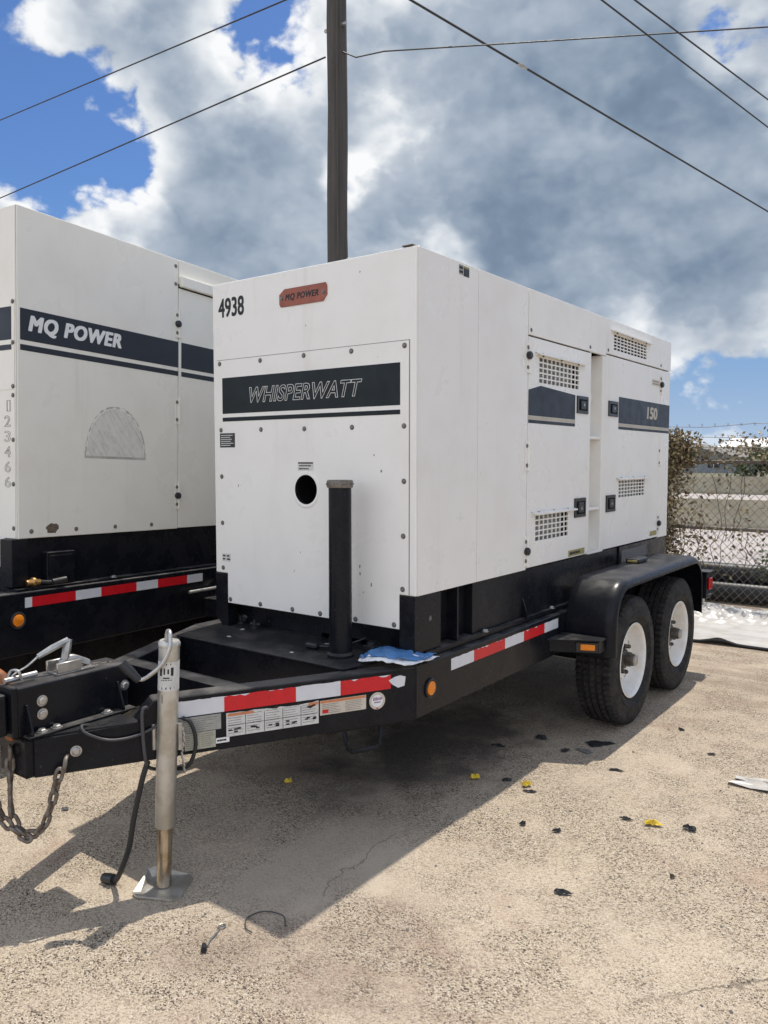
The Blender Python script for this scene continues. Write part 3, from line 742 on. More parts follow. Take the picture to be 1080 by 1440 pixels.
# side doors
def cut(name, rect, holes, c1=0., c0=-.016, mat='white', parent=gen, F=SIDE):
    bm = nb(); plate(bm, F, rect, holes, c0, c1); o = obj(name, bm, mat, parent)
    bv = o.modifiers.new('bevel', 'BEVEL'); bv.width = .0025; bv.segments = 2; bv.limit_method = 'ANGLE'; bv.angle_limit = R(60)
    return o
G1 = (1.165, 1.700, 2.008, 2.148); G2 = (1.140, 1.575, 1.156, 1.300)
d1 = cut('door', (1.036, 1.866, ZB+.008, 2.242), [G1, G2]); d1['label'] = 'front door of the housing with two vents'
vent(d1, SIDE, *G1, 10, 5, 'foam'); vent(d1, SIDE, *G2, 8, 5, 'foam')
bm = nb(); prism(bm, SIDE, [(1.0365, 1.832), (1.640, 1.832), (1.640, 1.975), (1.180, 1.995), (1.0365, 1.965)], .0005, .0013); obj('stripe', bm, 'stripe', d1)
bm = nb(); slab(bm, SIDE, 1.0365, 1.640, 1.812, 1.830, .0005, .0013); obj('tan_stripe', bm, 'decal_tan', d1)
bm = nb(); slab(bm, SIDE, 1.0365, 1.640, 1.792, 1.810, .0005, .0013); obj('thin_stripe', bm, 'stripe', d1)
latch(d1, SIDE, 1.662, 1.822, 1.872, 1.974); latch(d1, SIDE, 1.648, 1.810, 1.256, 1.370)
hinge(d1, SIDE, 1.034, 2.13, .16, knob=.01); hinge(d1, SIDE, 1.034, 1.62, .16); hinge(d1, SIDE, 1.034, 1.115, .16, knob=.0)
sticker('caution_label_or_reflection', SIDE, 1.575, 1.812, 1.030, 1.066, .0005, 'lab_gold', d1, 1, 'ink', seed=6, dens=.5)
hd = cut('header_panel', (1.0335, 2.1075, 2.250, ZT), [], .003)
for a in (1.055, 1.845): put('bolt', SMALLBOLT, hd, fmat(SIDE, a, 2.275, .003))
G3 = (2.235, 2.870, 2.300, 2.404)
hd2 = cut('header_panel', (2.1115, GL, 2.268, ZT), [G3], .003)
vent(hd2, Frame(SIDE(0, 0, .003), SIDE.r, SIDE.u, SIDE.n), *G3, 10, 5, 'void')
for a in (2.135, 3.18): put('bolt', SMALLBOLT, hd2, fmat(SIDE, a, 2.29, .003))
G4 = (2.375, 2.890, 1.345, 1.462)
d2 = cut('door', (2.1085, 3.196, ZB+.008, 2.260), [G4]); d2['label'] = 'rear door of the housing with number 150'
vent(d2, SIDE, *G4, 9, 5, 'foam')
bm = nb(); slab(bm, SIDE, 2.345, 3.1955, 1.838, 2.010, .0005, .0013); st2 = obj('stripe', bm, 'stripe', d2)
text('lettering', '150', SIDE, 2.900, 3.128, 1.888, 1.975, .0015, 'decal_tan', st2, bold=.05, shear=.08)
bm = nb(); slab(bm, SIDE, 2.345, 3.1955, 1.818, 1.836, .0005, .0013); obj('tan_stripe', bm, 'decal_tan', d2)
bm = nb(); slab(bm, SIDE, 2.345, 3.1955, 1.798, 1.816, .0005, .0013); obj('thin_stripe', bm, 'stripe', d2)
latch(d2, SIDE, 2.160, 2.318, 1.876, 1.974); latch(d2, SIDE, 2.145, 2.302, 1.262, 1.370)
sticker('rating_label', SIDE, 3.00, 3.17, 2.135, 2.178, .0005, 'lab_tan', d2, 2, 'brown_ink', seed=7)
sticker('yellow_label', SIDE, 3.02, 3.17, 1.040, 1.075, .0005, 'lab_gold', d2, 0)
rp = cut('rear_panel', (3.200, GL, ZB, 2.260), [])
bm = nb(); slab(bm, SIDE, 3.2005, GL-.004, 1.838, 2.010, .0005, .0013); obj('stripe', bm, 'stripe', rp)
bm = nb(); slab(bm, SIDE, 3.2005, GL-.004, 1.818, 1.836, .0005, .0013); obj('tan_stripe', bm, 'decal_tan', rp)
bm = nb(); slab(bm, SIDE, 3.2005, GL-.004, 1.798, 1.816, .0005, .0013); obj('thin_stripe', bm, 'stripe', rp)
hinge(rp, SIDE, 3.199, 2.15, .14, knob=.0); hinge(rp, SIDE, 3.199, 1.62, .14); hinge(rp, SIDE, 3.199, 1.125, .14, knob=.0)
# recessed lifting channel between the doors
ch = nb()
slab(ch, SIDE, 1.870, 2.0985, ZB, 2.248, -.105, -.098); slab(ch, SIDE, 1.869, 1.876, ZB, 2.248, -.098, -.002); slab(ch, SIDE, 2.052, 2.060, ZB, 2.248, -.098, 0.); slab(ch, SIDE, 2.060, 2.1055, ZB, 2.248, -.012, .001, .002)
slab(ch, SIDE, 1.876, 2.052, ZB, ZB+.012, -.098, -.004)
chn = obj('lifting_channel', ch, 'white', gen)
for z in (1.725, 1.285):
    bm = nb(); slab(bm, SIDE, 1.877, 2.051, z, z+.018, -.097, -.006, .002); obj('channel_shelf', bm, 'white', chn)
bm = nb(); tube(bm, [SIDE(1.955+.034*math.cos(t*math.pi/8), 1.985+.045*math.sin(t*math.pi/8), -.055) for t in range(16)], .012, 8, True); obj('lifting_eye', bm, 'white', chn, smooth=True)
# roof, far side and rear
bm = nb(); box(bm, -GW+.002, -.0185, .0165, GL-.002, ZT-.02, ZT+.004, .003); rf = obj('roof', bm, 'white', gen)
for x, y in ((-1.18, .06), (-.78, .06), (-.40, .05), (-.04, .07), (-.06, .62), (-.05, 1.01)):
    put('bolt', BIGBOLT, rf, fmat(XYZ, x, y, ZT+.004))
bm = nb(); slab(bm, FRONT, -.075, -.022, ZT+.004, ZT+.009, -.05, -.002); obj('rust_stain', bm, 'rustspot', rf)
bm = nb(); box(bm, -GW, -GW+.016, .0165, GL, ZB, ZT-.001); obj('far_side_panel', bm, 'white', gen)
bm = nb(); box(bm, -GW+.017, -.017, GL-.016, GL-.0005, ZB, ZT-.022); obj('rear_shell', bm, 'white', gen)
sticker('lifting_label', SIDE, .335, .372, 2.430, 2.474, .0005, 'lab_grey', gen, 2, 'ink', seed=8, dens=.6)
sticker('lifting_label', SIDE, .376, .424, 2.428, 2.472, .0005, 'lab_dark', gen, 0, header='lab_gold')
# black skid base
SK = .762
sk = nb()
slab(sk, SIDE, .10, GL-.02, SK, ZB-.002, -.62, -.060)
slab(sk, SIDE, .005, .205, SK, ZB-.002, -.055, -.003, .003)
slab(sk, SIDE, .345, .357, SK, ZB-.002, -.060, -.004)
slab(sk, SIDE, .500, 2.40, SK, ZB-.002, -.060, -.014, .002)
slab(sk, SIDE, 2.42, GL-.02, SK, ZB-.002, -.060, -.004, .002)
slab(sk, SIDE, .08, GL-.02, .742, SK-.001, -.30, .012)
skid = obj('skid_base', sk, 'black', gen)
bm = nb(); prism(bm, FRONT, [(-.0815, ZB-.003), (-.0015, ZB-.003), (-.0015, .765), (-.030, .742), (-.0815, .742)], -.06, .004); obj('skid_corner_post', bm, 'black', gen)
bm = nb(); prism(bm, FRONT, [(-GW+.002, ZB-.003), (-GW+.092, ZB-.003), (-GW+.092, .742), (-GW+.05, .742), (-GW+.002, .79)], -.06, .004); obj('skid_corner_post', bm, 'black', gen)
bm = nb(); box(bm, -GW+.01, -.62, .10, GL-.02, .742, ZB-.002); obj('skid_far_side', bm, 'black', gen)
bm = nb(); prism(bm, Frame((0, 1.02, SK), (1, 0, 0), (0, 0, 1), (0, 1, 0)), [(-.02, .0), (.012, .0), (.012, .03), (-.013, .10), (-.02, .10)], 0, .01); obj('gusset', bm, 'black', gen)
put('bolt', BOLT, gen, fmat(SIDE, .115, .905, -.003))
for y in (.60, 1.36): put('bolt', BIGBOLT, gen, fmat(XYZ, -.002, y, SK-.001))
sticker('caution_label_or_reflection', SIDE, 2.46, 2.95, .90, .985, -.0035, 'greyscrap', gen, 0)  # grey patch painting the fender's reflection on the black skid, not a label

# ------------------------------------------------------------------ trailer under the generator
RT, RB, RX, LX = .733, .507, .045, -1.38          # rail top, bottom, near and far outer faces
BEND, TIP = V((RX, -.06, 0)), V((-.642, -1.36, 0))
BD = (TIP-BEND).normalized(); BL = (TIP-BEND).length
BN = V((-BD.y, BD.x, 0)); BN = BN if BN.x > 0 else -BN
BEAM = Frame(BEND, -BD, (0, 0, 1), BN)            # a = -s
tr = root('trailer', (-.66, 1.2, 0), 'black tandem-axle trailer with a jack and red and white tape, nearer of the two', 'trailer', 'generator trailers')
bm = nb(); slab(bm, SIDE, -.06, 3.55, RB, RT, RX-.09, RX, .004); obj('side_rail', bm, 'black', tr)
bm = nb(); slab(bm, SIDE, -.06, 3.55, RB, RT, LX, LX+.09, .004); obj('side_rail', bm, 'black', tr)
prof = [(0.004, RB), (.02, RT), ]
bm = nb()
prism(bm, BEAM, [(-.0, RB), (-BL, RB+.006), (-BL, .648), (-(BL-.34), .652), (-(BL-.40), RT-.002), (0, RT-.002)], -.085, -.0015, .004)
obj('tongue_beam', bm, 'black', tr)
LB, LT_ = V((LX, -.06, 0)), V((-.82, -1.36, 0)); LD = (LT_-LB).normalized(); LN = V((LD.y, -LD.x, 0)); LN = LN if LN.x < 0 else -LN
LBE = Frame(LB, -LD, (0, 0, 1), LN); LL = (LT_-LB).length
bm = nb(); prism(bm, LBE, [(0, RB), (-LL, RB+.006), (-LL, .648), (-(LL-.34), .652), (-(LL-.40), RT-.002), (0, RT-.002)], -.085, -.0015, .004); obj('tongue_beam', bm, 'black', tr)
# nose plate closing the tip
bm = nb(); box(bm, -.815, -.648, -1.385, -1.335, RB+.008, .646, .004); obj('nose_plate', bm, 'black', tr)
bm = nb(); prism(bm, XYZ, [(-.818, -1.36), (-.646, -1.355), (-.475, -1.035), (-.985, -1.035)], .650, .659, .002); obj('tongue_plate', bm, 'deck', tr)
# cross members and deck
def xat(y, fr, d_): t = (y-fr.y)/d_.y; return fr.x+d_.x*t
for (y0, y1, z0, z1, m_) in ((-.745, -.665, .56, RT-.004, 'deck'), (-.285, -.215, RB+.02, RT-.004, 'deck'), (1.5, 1.58, .52, .70, 'black'), (3.42, 3.5, .52, .728, 'black'), (.6, .68, .52, .70, 'black')):
    bm = nb()
    if y0 < -.06:
        prism(bm, XYZ, [(xat(y0, LB, LD)+.088, y0), (xat(y0, BEND, BD)-.088, y0), (xat(y1, BEND, BD)-.088, y1), (xat(y1, LB, LD)+.088, y1)], z0, z1)
    else: box(bm, LX+.091, RX-.091, y0, y1, z0, z1)
    obj('cross_member', bm, m_, tr)
bm = nb(); prism(bm, XYZ, [(xat(-.30, LB, LD)+.06, -.30), (xat(-.30, BEND, BD)-.075, -.30), (RX-.16, -.12), (RX-.16, .10), (LX+.12, .10), (LX+.12, -.08)], RT+.001, RT+.009, .002); dp = obj('deck_plate', bm, 'deck', tr)
bm = nb(); box(bm, LX+.092, RX-.092, .11, 3.4, RT-.05, RT-.002); obj('floor_plate', bm, 'deck', tr)
bm = nb(); box(bm, -1.20, -.10, .35, 1.35, .43, .68, .02); obj('added_tank', bm, 'black', tr)  # added block, keeps light from showing through under the deck
rnd = random.Random(2)
for (x, y) in ((-.98, -.17), (-.52, -.22), (-.50, .0), (-1.05, -.02)):
    bm = nb(); prism(bm, XYZ, [(x+.012*math.cos(t)*(.5+rnd.random()), y+.009*math.sin(t)*(.5+rnd.random())) for t in (0, 1, 2, 3, 4, 5)], RT+.0095, RT+.0102); obj('paint_spatter', bm, 'lab_white', dp)
# hoses and clamps under the front panel
bm = nb(); tube(bm, smooth_pts([(-1.17, .10, .775), (-1.10, .14, .772), (-1.0, .26, .765), (-.82, .31, .775), (-.66, .22, .80), (-.58, .12, .835)], 6), .014, 8); obj('hose', bm, 'greycable', tr, smooth=True)
for (x, y) in ((-1.17, .085), (-1.03, .05)):
    bm = nb(); cyl(bm, (x, y, RT+.008), (x, y, RT+.018), .026, 14); cyl(bm, (x, y, RT+.018), (x, y, RT+.05), .012, 8); tube(bm, [(x-.03, y, RT+.026), (x+.03, y+.01, RT+.026)], .009, 6); obj('clamp', bm, 'hose', tr, smooth=True)
bm = nb(); box(bm, -.53, -.46, -.125, -.085, RT+.01, RT+.036, .008); tube(bm, smooth_pts([(-.47, -.10, .755), (-.40, -.05, .752), (-.35, -.02, .765), (-.30, .04, .79)], 5), .006, 6); obj('cable_plug', bm, 'plastic', tr)
bm = nb(); cyl(bm, (-.205, -.045, RT+.009), (-.205, -.045, RT+.07), .022, 12); box(bm, -.235, -.175, -.07, -.02, RT+.03, RT+.055, .004); obj('clamp', bm, 'plastic', tr)
bm = nb(); cyl(bm, (-1.21, .03, .80), (-1.21, .012, .80), .024, 16); obj('reflector', bm, 'amber', tr, smooth=True)

# upright post on the deck
pc = V((-.305, -.135, 0))
bm = nb(); lathe(bm, [(0, RT+.009), (.060, RT+.009), (.060, RT+.020), (.0505, RT+.030), (.0495, 1.478), (0, 1.478)], pc, (0, 0, 1), 40); po = obj('upright_post', bm, 'black', tr, smooth=True)
bm = nb(); lathe(bm, [(0, 1.479), (.0555, 1.479), (.057, 1.483), (.057, 1.508), (.052, 1.512), (0, 1.512)], pc, (0, 0, 1), 40); cp = obj('post_cap', bm, 'bolt', po, smooth=True)
for k in range(8):
    t = k*math.pi/4+.2; bm = nb(); cyl(bm, pc+V((.0571*math.cos(t), .0571*math.sin(t), 1.495)), pc+V((.061*math.cos(t), .061*math.sin(t), 1.495)), .006, 8); obj('set_screw', bm, 'bolt', cp)

# reflective tape
def tape(F, segs, z0, z1, c, torn_last=False):
    bm = nb(); slab(bm, F, segs[0][0], segs[-1][1], z0+.002, z1-.002, c, c+.0006)
    tp = obj('reflective_tape', bm, 'white_tape', tr)
    rnd = random.Random(9)
    for i, (a0, a1, k) in enumerate(segs):
        bm = nb(); n_ = max(3, int((a1-a0)/.02)); top = []
        for q in range(n_+1):
            a = a1+(a0-a1)*q/n_; top.append((a, z1-(rnd.random()**3)*.012*(1 if k == 'r' or torn_last else .4)))
        prism(bm, F, [(a0, z0), (a1, z0)]+top, c+.0006, c+.0012)
        obj('red_band' if k == 'r' else 'white_band', bm, 'red_tape' if k == 'r' else 'white_tape', tp)
    return tp
tape(BEAM, [(-.992, -.814, 'w'), (-.813, -.530, 'r'), (-.529, -.343, 'w'), (-.342, -.118, 'r')], .655, .715, -.001, True)
bm = nb(); prism(bm, BEAM, [(-.128, .690), (-.112, .672), (-.085, .655), (-.055, .660), (-.050, .698), (-.075, .706), (-.10, .702)], -.001, .0005); obj('torn_tape', bm, 'white_tape', tr)
tape(SIDE, [(.215, .415, 'w'), (.416, .720, 'r'), (.721, .925, 'w'), (.926, 1.170, 'r'), (1.171, 1.345, 'w')], .658, .712, RX+.0005)
# labels along the tongue beam
sticker('data_label', BEAM, -1.0, -.826, .592, .650, -.001, 'lab_grey', tr, 6, 'brown_ink', seed=31, dens=.3)
sticker('data_label', BEAM, -.962, -.847, .526, .590, -.001, 'lab_yel', tr, 7, 'brown_ink', cols=2, seed=32, dens=.3)
sticker('number_label', BEAM, -.846, -.795, .537, .557, -.001, 'decal_white', tr, 1, 'ink', seed=33, dens=.4)
wl = sticker('warning_label', BEAM, -.806, -.436, .556, .648, -.001, 'lab_white', tr, 8, 'brown_ink', cols=5, seed=34, dens=.22, torn=14)
bm = nb()
for k in range(1, 5): a = -.806+.37*k/5; slab(bm, BEAM, a-.001, a+.001, .558, .636, .0003, .0006)
slab(bm, BEAM, -.80, -.44, .598, .5995, .0003, .0006)
rnd = random.Random(6)
for k in range(5):
    a = -.806+.37*(k+.5)/5
    for q in range(4):
        x, z = a+rnd.uniform(-.022, .022), .577+rnd.uniform(-.010, .010); slab(bm, BEAM, x-.007, x+.007, z-.0028, z+.0028, .0003, .0007)
obj('pictograms', bm, 'ink', wl, stuff=True)
bm = nb(); slab(bm, BEAM, -.800, -.700, .634, .644, .0003, .0008); obj('orange_header', bm, 'lab_orange', wl)
bm = nb(); slab(bm, BEAM, -.478, -.438, .632, .643, .0003, .0008); obj('orange_header', bm, 'lab_orange', wl)
rnd = random.Random(8); bm = nb()
for (a, z, s) in ((-.47, .628, .018), (-.456, .632, .012), (-.70, .60, .004), (-.52, .645, .012), (-.61, .645, .014), (-.453, .583, .009)):
    prism(bm, BEAM, [(a+s*math.cos(t)*(.5+rnd.random()*.6), z+s*.4*math.sin(t)*(.5+rnd.random()*.6)) for t in (0, .8, 1.6, 2.4, 3.2, 4, 4.8, 5.6)], .0008, .0012)
obj('scrape', bm, 'ink', wl, stuff=True)
ol = sticker('instruction_label', BEAM, -.430, -.230, .585, .644, -.001, 'lab_tan', tr, 6, 'brown_ink', cols=2, seed=35, dens=.25, header='lab_orange')
bm = nb(); slab(bm, BEAM, -.42, -.395, .592, .607, .0003, .0008); obj('red_mark', bm, 'red_tape', ol)
cx, cz = -.180, .612
bm = nb(); cyl(bm, BEAM(cx, cz, -.001), BEAM(cx, cz, .0002), .036, 32); rs = obj('round_sticker', bm, 'lab_yel', tr)
bm = nb(); lathe(bm, [(.027, .0003), (.0345, .0003), (.0345, .0006), (.027, .0006)], BEAM(cx, cz, 0), BN, 32); obj('sticker_ring', bm, 'lab_tan', rs)
bm = nb(); cyl(bm, BEAM(cx, cz, .0003), BEAM(cx, cz, .0005), .026, 28); obj('sticker_disc', bm, 'paper', rs)
bm = nb(); rnd = random.Random(12)
for q in range(7):
    a = cx-.018+.006*q; slab(bm, BEAM, a, a+.0035, cz+.001+.002*q/6, cz+.013+.004*rnd.random(), .0006, .0009)
slab(bm, BEAM, cx-.014, cx+.015, cz-.008, cz-.004, .0006, .0009)
obj('purple_print', bm, simple('purple_ink', (.22, .05, .16), .5), rs)
bm = nb(); slab(bm, BEAM, cx-.005, cx+.005, cz-.033, cz-.028, .0007, .001); obj('red_mark', bm, 'red_tape', rs)
# amber marker on the rail bend
def lamp_round(F, a, z, parent):
    bm = nb(); lathe(bm, [(0, .0006), (.043, .0006), (.043, .007), (.036, .010), (.031, .006), (0, .006)], F(a, z, 0), F.n, 28); o = obj('marker_lamp', bm, 'plastic', parent, smooth=True)
    bm = nb(); lathe(bm, [(.031, .0062), (.030, .010), (.024, .013), (0, .0145)], F(a, z, 0), F.n, 28); obj('lamp_lens', bm, 'amber', o, smooth=True); return o
RAIL = Frame((RX, 0, 0), (0, 1, 0), (0, 0, 1), (1, 0, 0))
lamp_round(RAIL, .047, .618, tr)
# pull handle under the beam
bm = nb(); hp = [BEAM(-.312, .515, -.05), BEAM(-.308, .46, -.03), BEAM(-.300, .420, -.02), BEAM(-.285, .408, -.02), BEAM(-.18, .408, -.02), BEAM(-.162, .420, -.02), BEAM(-.150, .46, -.03), BEAM(-.138, .515, -.05)]
tube(bm, hp, .0095, 8); obj('pull_handle', bm, 'black', tr, smooth=True)
bm = nb(); slab(bm, BEAM, -.40, -.09, RB-.010, RB-.001, -.08, -.02); obj('handle_bracket', bm, 'black', tr)

# coupler channel and latch
CX0, CX1, CY0, CY1 = -.80, -.66, -1.405, -.965
bm = nb(); box(bm, CX0, CX1, CY0, CY1, .660, .832, .010, 3); cc = obj('coupler_channel', bm, 'black', tr)
bm = nb(); slab(bm, SIDE, CY0-.018, CY0+.004, .664, .838, CX0-.006, CX1+.006, .004); obj('channel_lip', bm, 'black', cc)
bm = nb(); box(bm, CX0+.02, CX1-.015, -1.95, CY0-.019, .672, .815, .012, 2); obj('draw_tube', bm, 'black', cc)
CS = Frame((CX1, 0, 0), (0, 1, 0), (0, 0, 1), (1, 0, 0))
for a, b in ((-1.315, .770), (-1.315, .724)): put('bolt', BIGBOLT, cc, fmat(CS, a, b, .0005))
put('bolt', BIGBOLT, cc, fmat(CS, -.985, .748, .0005))
bm = nb(); slab(bm, CS, CY0+.02, CY1, .660, .668, .0006, .045, .002); obj('angle_flange', bm, 'black', cc)
for y, h in ((-1.375, .10), (-1.02, .10)):
    bm = nb(); prism(bm, Frame((CX1, y, .669), (1, 0, 0), (0, 0, 1), (0, 1, 0)), [(.001, 0), (.043, 0), (.043, .008), (.008, h), (.001, h)], 0, .007); obj('gusset', bm, 'black', cc)
for y in (-1.33, -1.275, -1.075): put('bolt', BIGBOLT, cc, fmat(XYZ, CX1+.022, y, .668))
bm = nb(); rnd = random.Random(3)
for k in range(5):
    x, y = CX0+.04+.06*rnd.random(), CY1-.03-.09*rnd.random(); prism(bm, XYZ, [(x+.010*math.cos(t)*(.4+rnd.random()), y+.016*math.sin(t)*(.4+rnd.random())) for t in (0, 1, 2, 3, 4, 5)], .8322, .8328)
obj('chipped_paint', bm, 'rust', cc)
bm = nb(); box(bm, -.765, -.69, -1.235, -1.085, .833, .839, .001); box(bm, -.768, -.756, -1.235, -1.14, .839, .876, .002); box(bm, -.703, -.691, -1.235, -1.14, .839, .876, .002)
tube(bm, smooth_pts([(-.73, -1.21, .868), (-.73, -1.16, .878), (-.73, -1.12, .862), (-.73, -1.09, .846)], 5), .013, 8); lt = obj('toggle_latch', bm, 'steel', tr, smooth=True)
bm = nb(); tube(bm, [(-.73, -1.185, .872), (-.728, -1.175, .915), (-.732, -1.165, .948)], [.014, .016, .013], 8); tube(bm, [(-.73, -1.168, .945), (-.738, -1.225, .925), (-.748, -1.275, .902)], [.012, .013, .010], 8); obj('latch_lever', bm, 'steel', lt, smooth=True)
bm = nb(); tube(bm, smooth_pts([(-.748, -1.275, .902), (-.755, -1.31, .875), (-.752, -1.35, .862), (-.75, -1.37, .852)], 5), .004, 6); obj('safety_pin', bm, 'steel', lt, smooth=True)
bm = nb(); tube(bm, [(-.715, -1.415, .850), (-.715, -1.30, .853)], .010, 8); tube(bm, smooth_pts([(-.735, -1.40, .84), (-.735, -1.38, .875), (-.705, -1.37, .876), (-.70, -1.36, .84)], 5), .005, 6); tube(bm, [(-.75, -1.42, .86), (-.79, -1.46, .915)], .004, 5); obj('hitch_pin', bm, 'steel', tr, smooth=True)
# bolts and slot on the beam tip
put('bolt', BIGBOLT, tr, fmat(BEAM, -1.335, .588, -.0012))
bm = nb(); slab(bm, BEAM, -1.395, -1.365, .565, .583, -.0012, .0005, .0005); obj('chain_slot', bm, 'void', tr)
bm = nb(); slab(bm, XYZ, -.585, -.56, -1.155, -1.10, .6592, .6605); obj('plate_slot', bm, 'void', tr)

# jack
JT, JB = V((-.408, -.968, .945)), V((-.445, -.985, gz(-.98)))
jx = (JT-JB).normalized()
def jp(z): return JB+(JT-JB)*((z-JB.z)/(JT.z-JB.z))
bm = nb(); tube(bm, [jp(.262), jp(.268), jp(.925), jp(.940)], [.035, .037, .037, .037], 28); jk = obj('jack', bm, 'zinc', tr, smooth=True)
bm = nb(); tube(bm, [jp(gz(-.98)+.012), jp(.28)], .027, 24); obj('inner_tube', bm, 'chrome', jk, smooth=True)
bm = nb(); lathe(bm, [(0, 0), (.0385, 0), (.0395, .004), (.0395, .014), (.034, .022), (0, .026)], jp(.930), jx, 28); obj('jack_cap', bm, 'zinc', jk, smooth=True)
# dished foot
bm = nb(); rr = []
fz = gz(-.98); fc = V((JB.x, JB.y, fz)); n_ = 4
rx, ry = V((.87, .49, 0)), V((-.49, .87, 0))
for ring, (k, zz) in enumerate(((.088, .026), (.066, .006), (.0, .006))):
    if k == 0: continue
    pts = []
    for (sx, sy) in ((-1, -.75), (-.75, -1), (.75, -1), (1, -.75), (1, .75), (.75, 1), (-.75, 1), (-1, .75)):
        lift = zz if ring else (.030 if sy > 0 and sx < 0 else (.012 if sx < 0 else .006))
        pts.append(bm.verts.new(fc+rx*sx*k+ry*sy*k+V((0, 0, lift+.002))))
    rr.append(pts)
for i in range(8): bm.faces.new([rr[0][i], rr[0][(i+1) % 8], rr[1][(i+1) % 8], rr[1][i]])
bm.faces.new(rr[1]); fo = obj('jack_foot', bm, 'zinc', jk)
so = fo.modifiers.new('solid', 'SOLIDIFY'); so.thickness = .007; so.offset = 1
# jack printed band
bm = nb(); lathe(bm, [(.0373, 0), (.0376, 0), (.0376, .105), (.0373, .105)], jp(.775), jx, 28); jl = obj('jack_label', bm, 'lab_white', jk, smooth=True)
fw = V((.62, -.78, 0)).normalized(); rt = V((.78, .62, 0))
def jf(dx, dz, dr=.0378): t = dx/.0376; return jp(.775)+jx*dz+(fw*math.cos(t)+rt*math.sin(t))*dr
bm = nb(); rnd = random.Random(15)
for (x0, x1, z0, z1) in [(-.03, .03, .094, .100), (-.026, -.016, .055, .085), (.016, .026, .055, .085), (-.012, .012, .045, .05), (-.03, .03, .006, .014), (-.010, -.004, .060, .083), (.004, .010, .062, .080), (-.02, .02, .038, .041)]:
    n2_ = 4; q = []
    for z_ in (z0, z1):
        q.append([bm.verts.new(jf(x0+(x1-x0)*k/n2_, z_)) for k in range(n2_+1)])
    for k in range(n2_): bm.faces.new([q[0][k], q[0][k+1], q[1][k+1], q[1][k]])
obj('print', bm, 'ink', jl, stuff=True)
bm = nb(); q = [jf(-.033, -.045, .0374), jf(-.012, -.045, .0382), jf(-.012, -.015, .0382), jf(-.033, -.015, .0374)]; bm.faces.new([bm.verts.new(v) for v in q]); obj('worn_sticker', bm, 'brown_ink', jk)
# crank
rv = V((.80, .60, 0)); jc = jp(.965)
def ck(dx, dz, dd=0.): return jc+rv*dx+V((0, 0, dz))+V((.6, -.8, 0))*dd
bm = nb(); tube(bm, smooth_pts([ck(-.008, -.02), ck(-.008, .015), ck(.002, .022, .01), ck(.010, .012, .03), ck(.012, -.03, .045), ck(-.012, -.085, .05), ck(-.055, -.125, .05), ck(-.085, -.143, .05), ck(-.102, -.140, .05)], 6), .0075, 10); cr_ = obj('crank_handle', bm, 'steel', jk, smooth=True)
bm = nb(); lathe(bm, [(0, 0), (.013, .0), (.019, .055), (.0195, .088), (.016, .088), (.014, .06), (0, .06)], ck(-.096, -.148, .05), (ck(-.155, -.088, .05)-ck(-.096, -.148, .05)), 20); obj('crank_grip', bm, 'plastic', cr_, smooth=True)
bm = nb(); tube(bm, [ck(-.012, -.022), ck(-.012, .008), ck(.004, .008), ck(.004, -.022)], .006, 6); obj('crank_fork', bm, 'steel', cr_)
# swivel mount between beam and jack
bm = nb(); mc = jp(.595); lathe(bm, [(.03, 0), (.062, 0), (.062, .03), (.03, .03), (.03, 0)], mc-BN*.046, BN, 28); obj('swivel_mount', bm, 'plastic', jk, smooth=True)
for sg in (-1, 1):
    bm = nb(); cyl(bm, mc+rv*.047*sg-V((0, 0, .045)), mc+rv*.047*sg+V((0, 0, .05)), .010, 10); obj('mount_pin', bm, 'steel', jk, smooth=True)
bm = nb()
for k in range(9):
    c = mc+rv*(.055+.004*math.sin(k))+V((0, 0, .03-.019*k)); tube(bm, [c+V((0, 0, -.012)), c+V((.003, .002, -.004)), c+V((0, 0, .008))], .004, 5)
obj('keeper_chain', bm, 'steel', jk)

# cables at the tongue
def cable(name, pts, r, mat, label=None, k=6):
    bm = nb(); tube(bm, smooth_pts(pts, k), r, 8); return obj(name, bm, mat, tr, smooth=True)
cable('cable', [BEAM(-1.085, .690, -.02), BEAM(-1.098, .712, .008), BEAM(-1.112, .700, .013), BEAM(-1.112, .62, .013), BEAM(-1.105, .53, .013), BEAM(-1.09, .485, -.01), BEAM(-1.05, .462, -.03), BEAM(-1.0, .458, -.02)], .0065, 'greycable')
cable('cable', [(-.470, -1.025, .51), (-.480, -1.045, .44), (-.505, -1.065, .30), (-.520, -1.075, .20), (-.545, -1.085, .125), (-.58, -1.09, .06), (-.61, -1.085, gz(-1.08)+.018)], .0100, 'hose')
cable('cable', [BEAM(-1.29, .661, -.04), BEAM(-1.315, .670, -.01), BEAM(-1.30, .648, .010), BEAM(-1.23, .614, .010), BEAM(-1.15, .612, .010), BEAM(-1.08, .632, .010), BEAM(-1.04, .650, .008)], .0052, 'greycable')
bm = nb(); tube(bm, [(-.60, -1.087, gz(-1.08)+.024), (-.628, -1.088, gz(-1.08)+.016), (-.66, -1.092, gz(-1.08)+.014)], [.019, .022, .017], 10); obj('cable_plug', bm, 'plastic', tr, smooth=True)
bm = nb(); tube(bm, smooth_pts([BEAM(-1.0, .458, -.02), BEAM(-.955, .475, .015), BEAM(-.93, .53, .022), BEAM(-.928, .59, .022), BEAM(-.945, .640, .015), BEAM(-.97, .655, .004)], 5), .0075, 8); obj('cable_loop', bm, 'hose', tr, smooth=True)

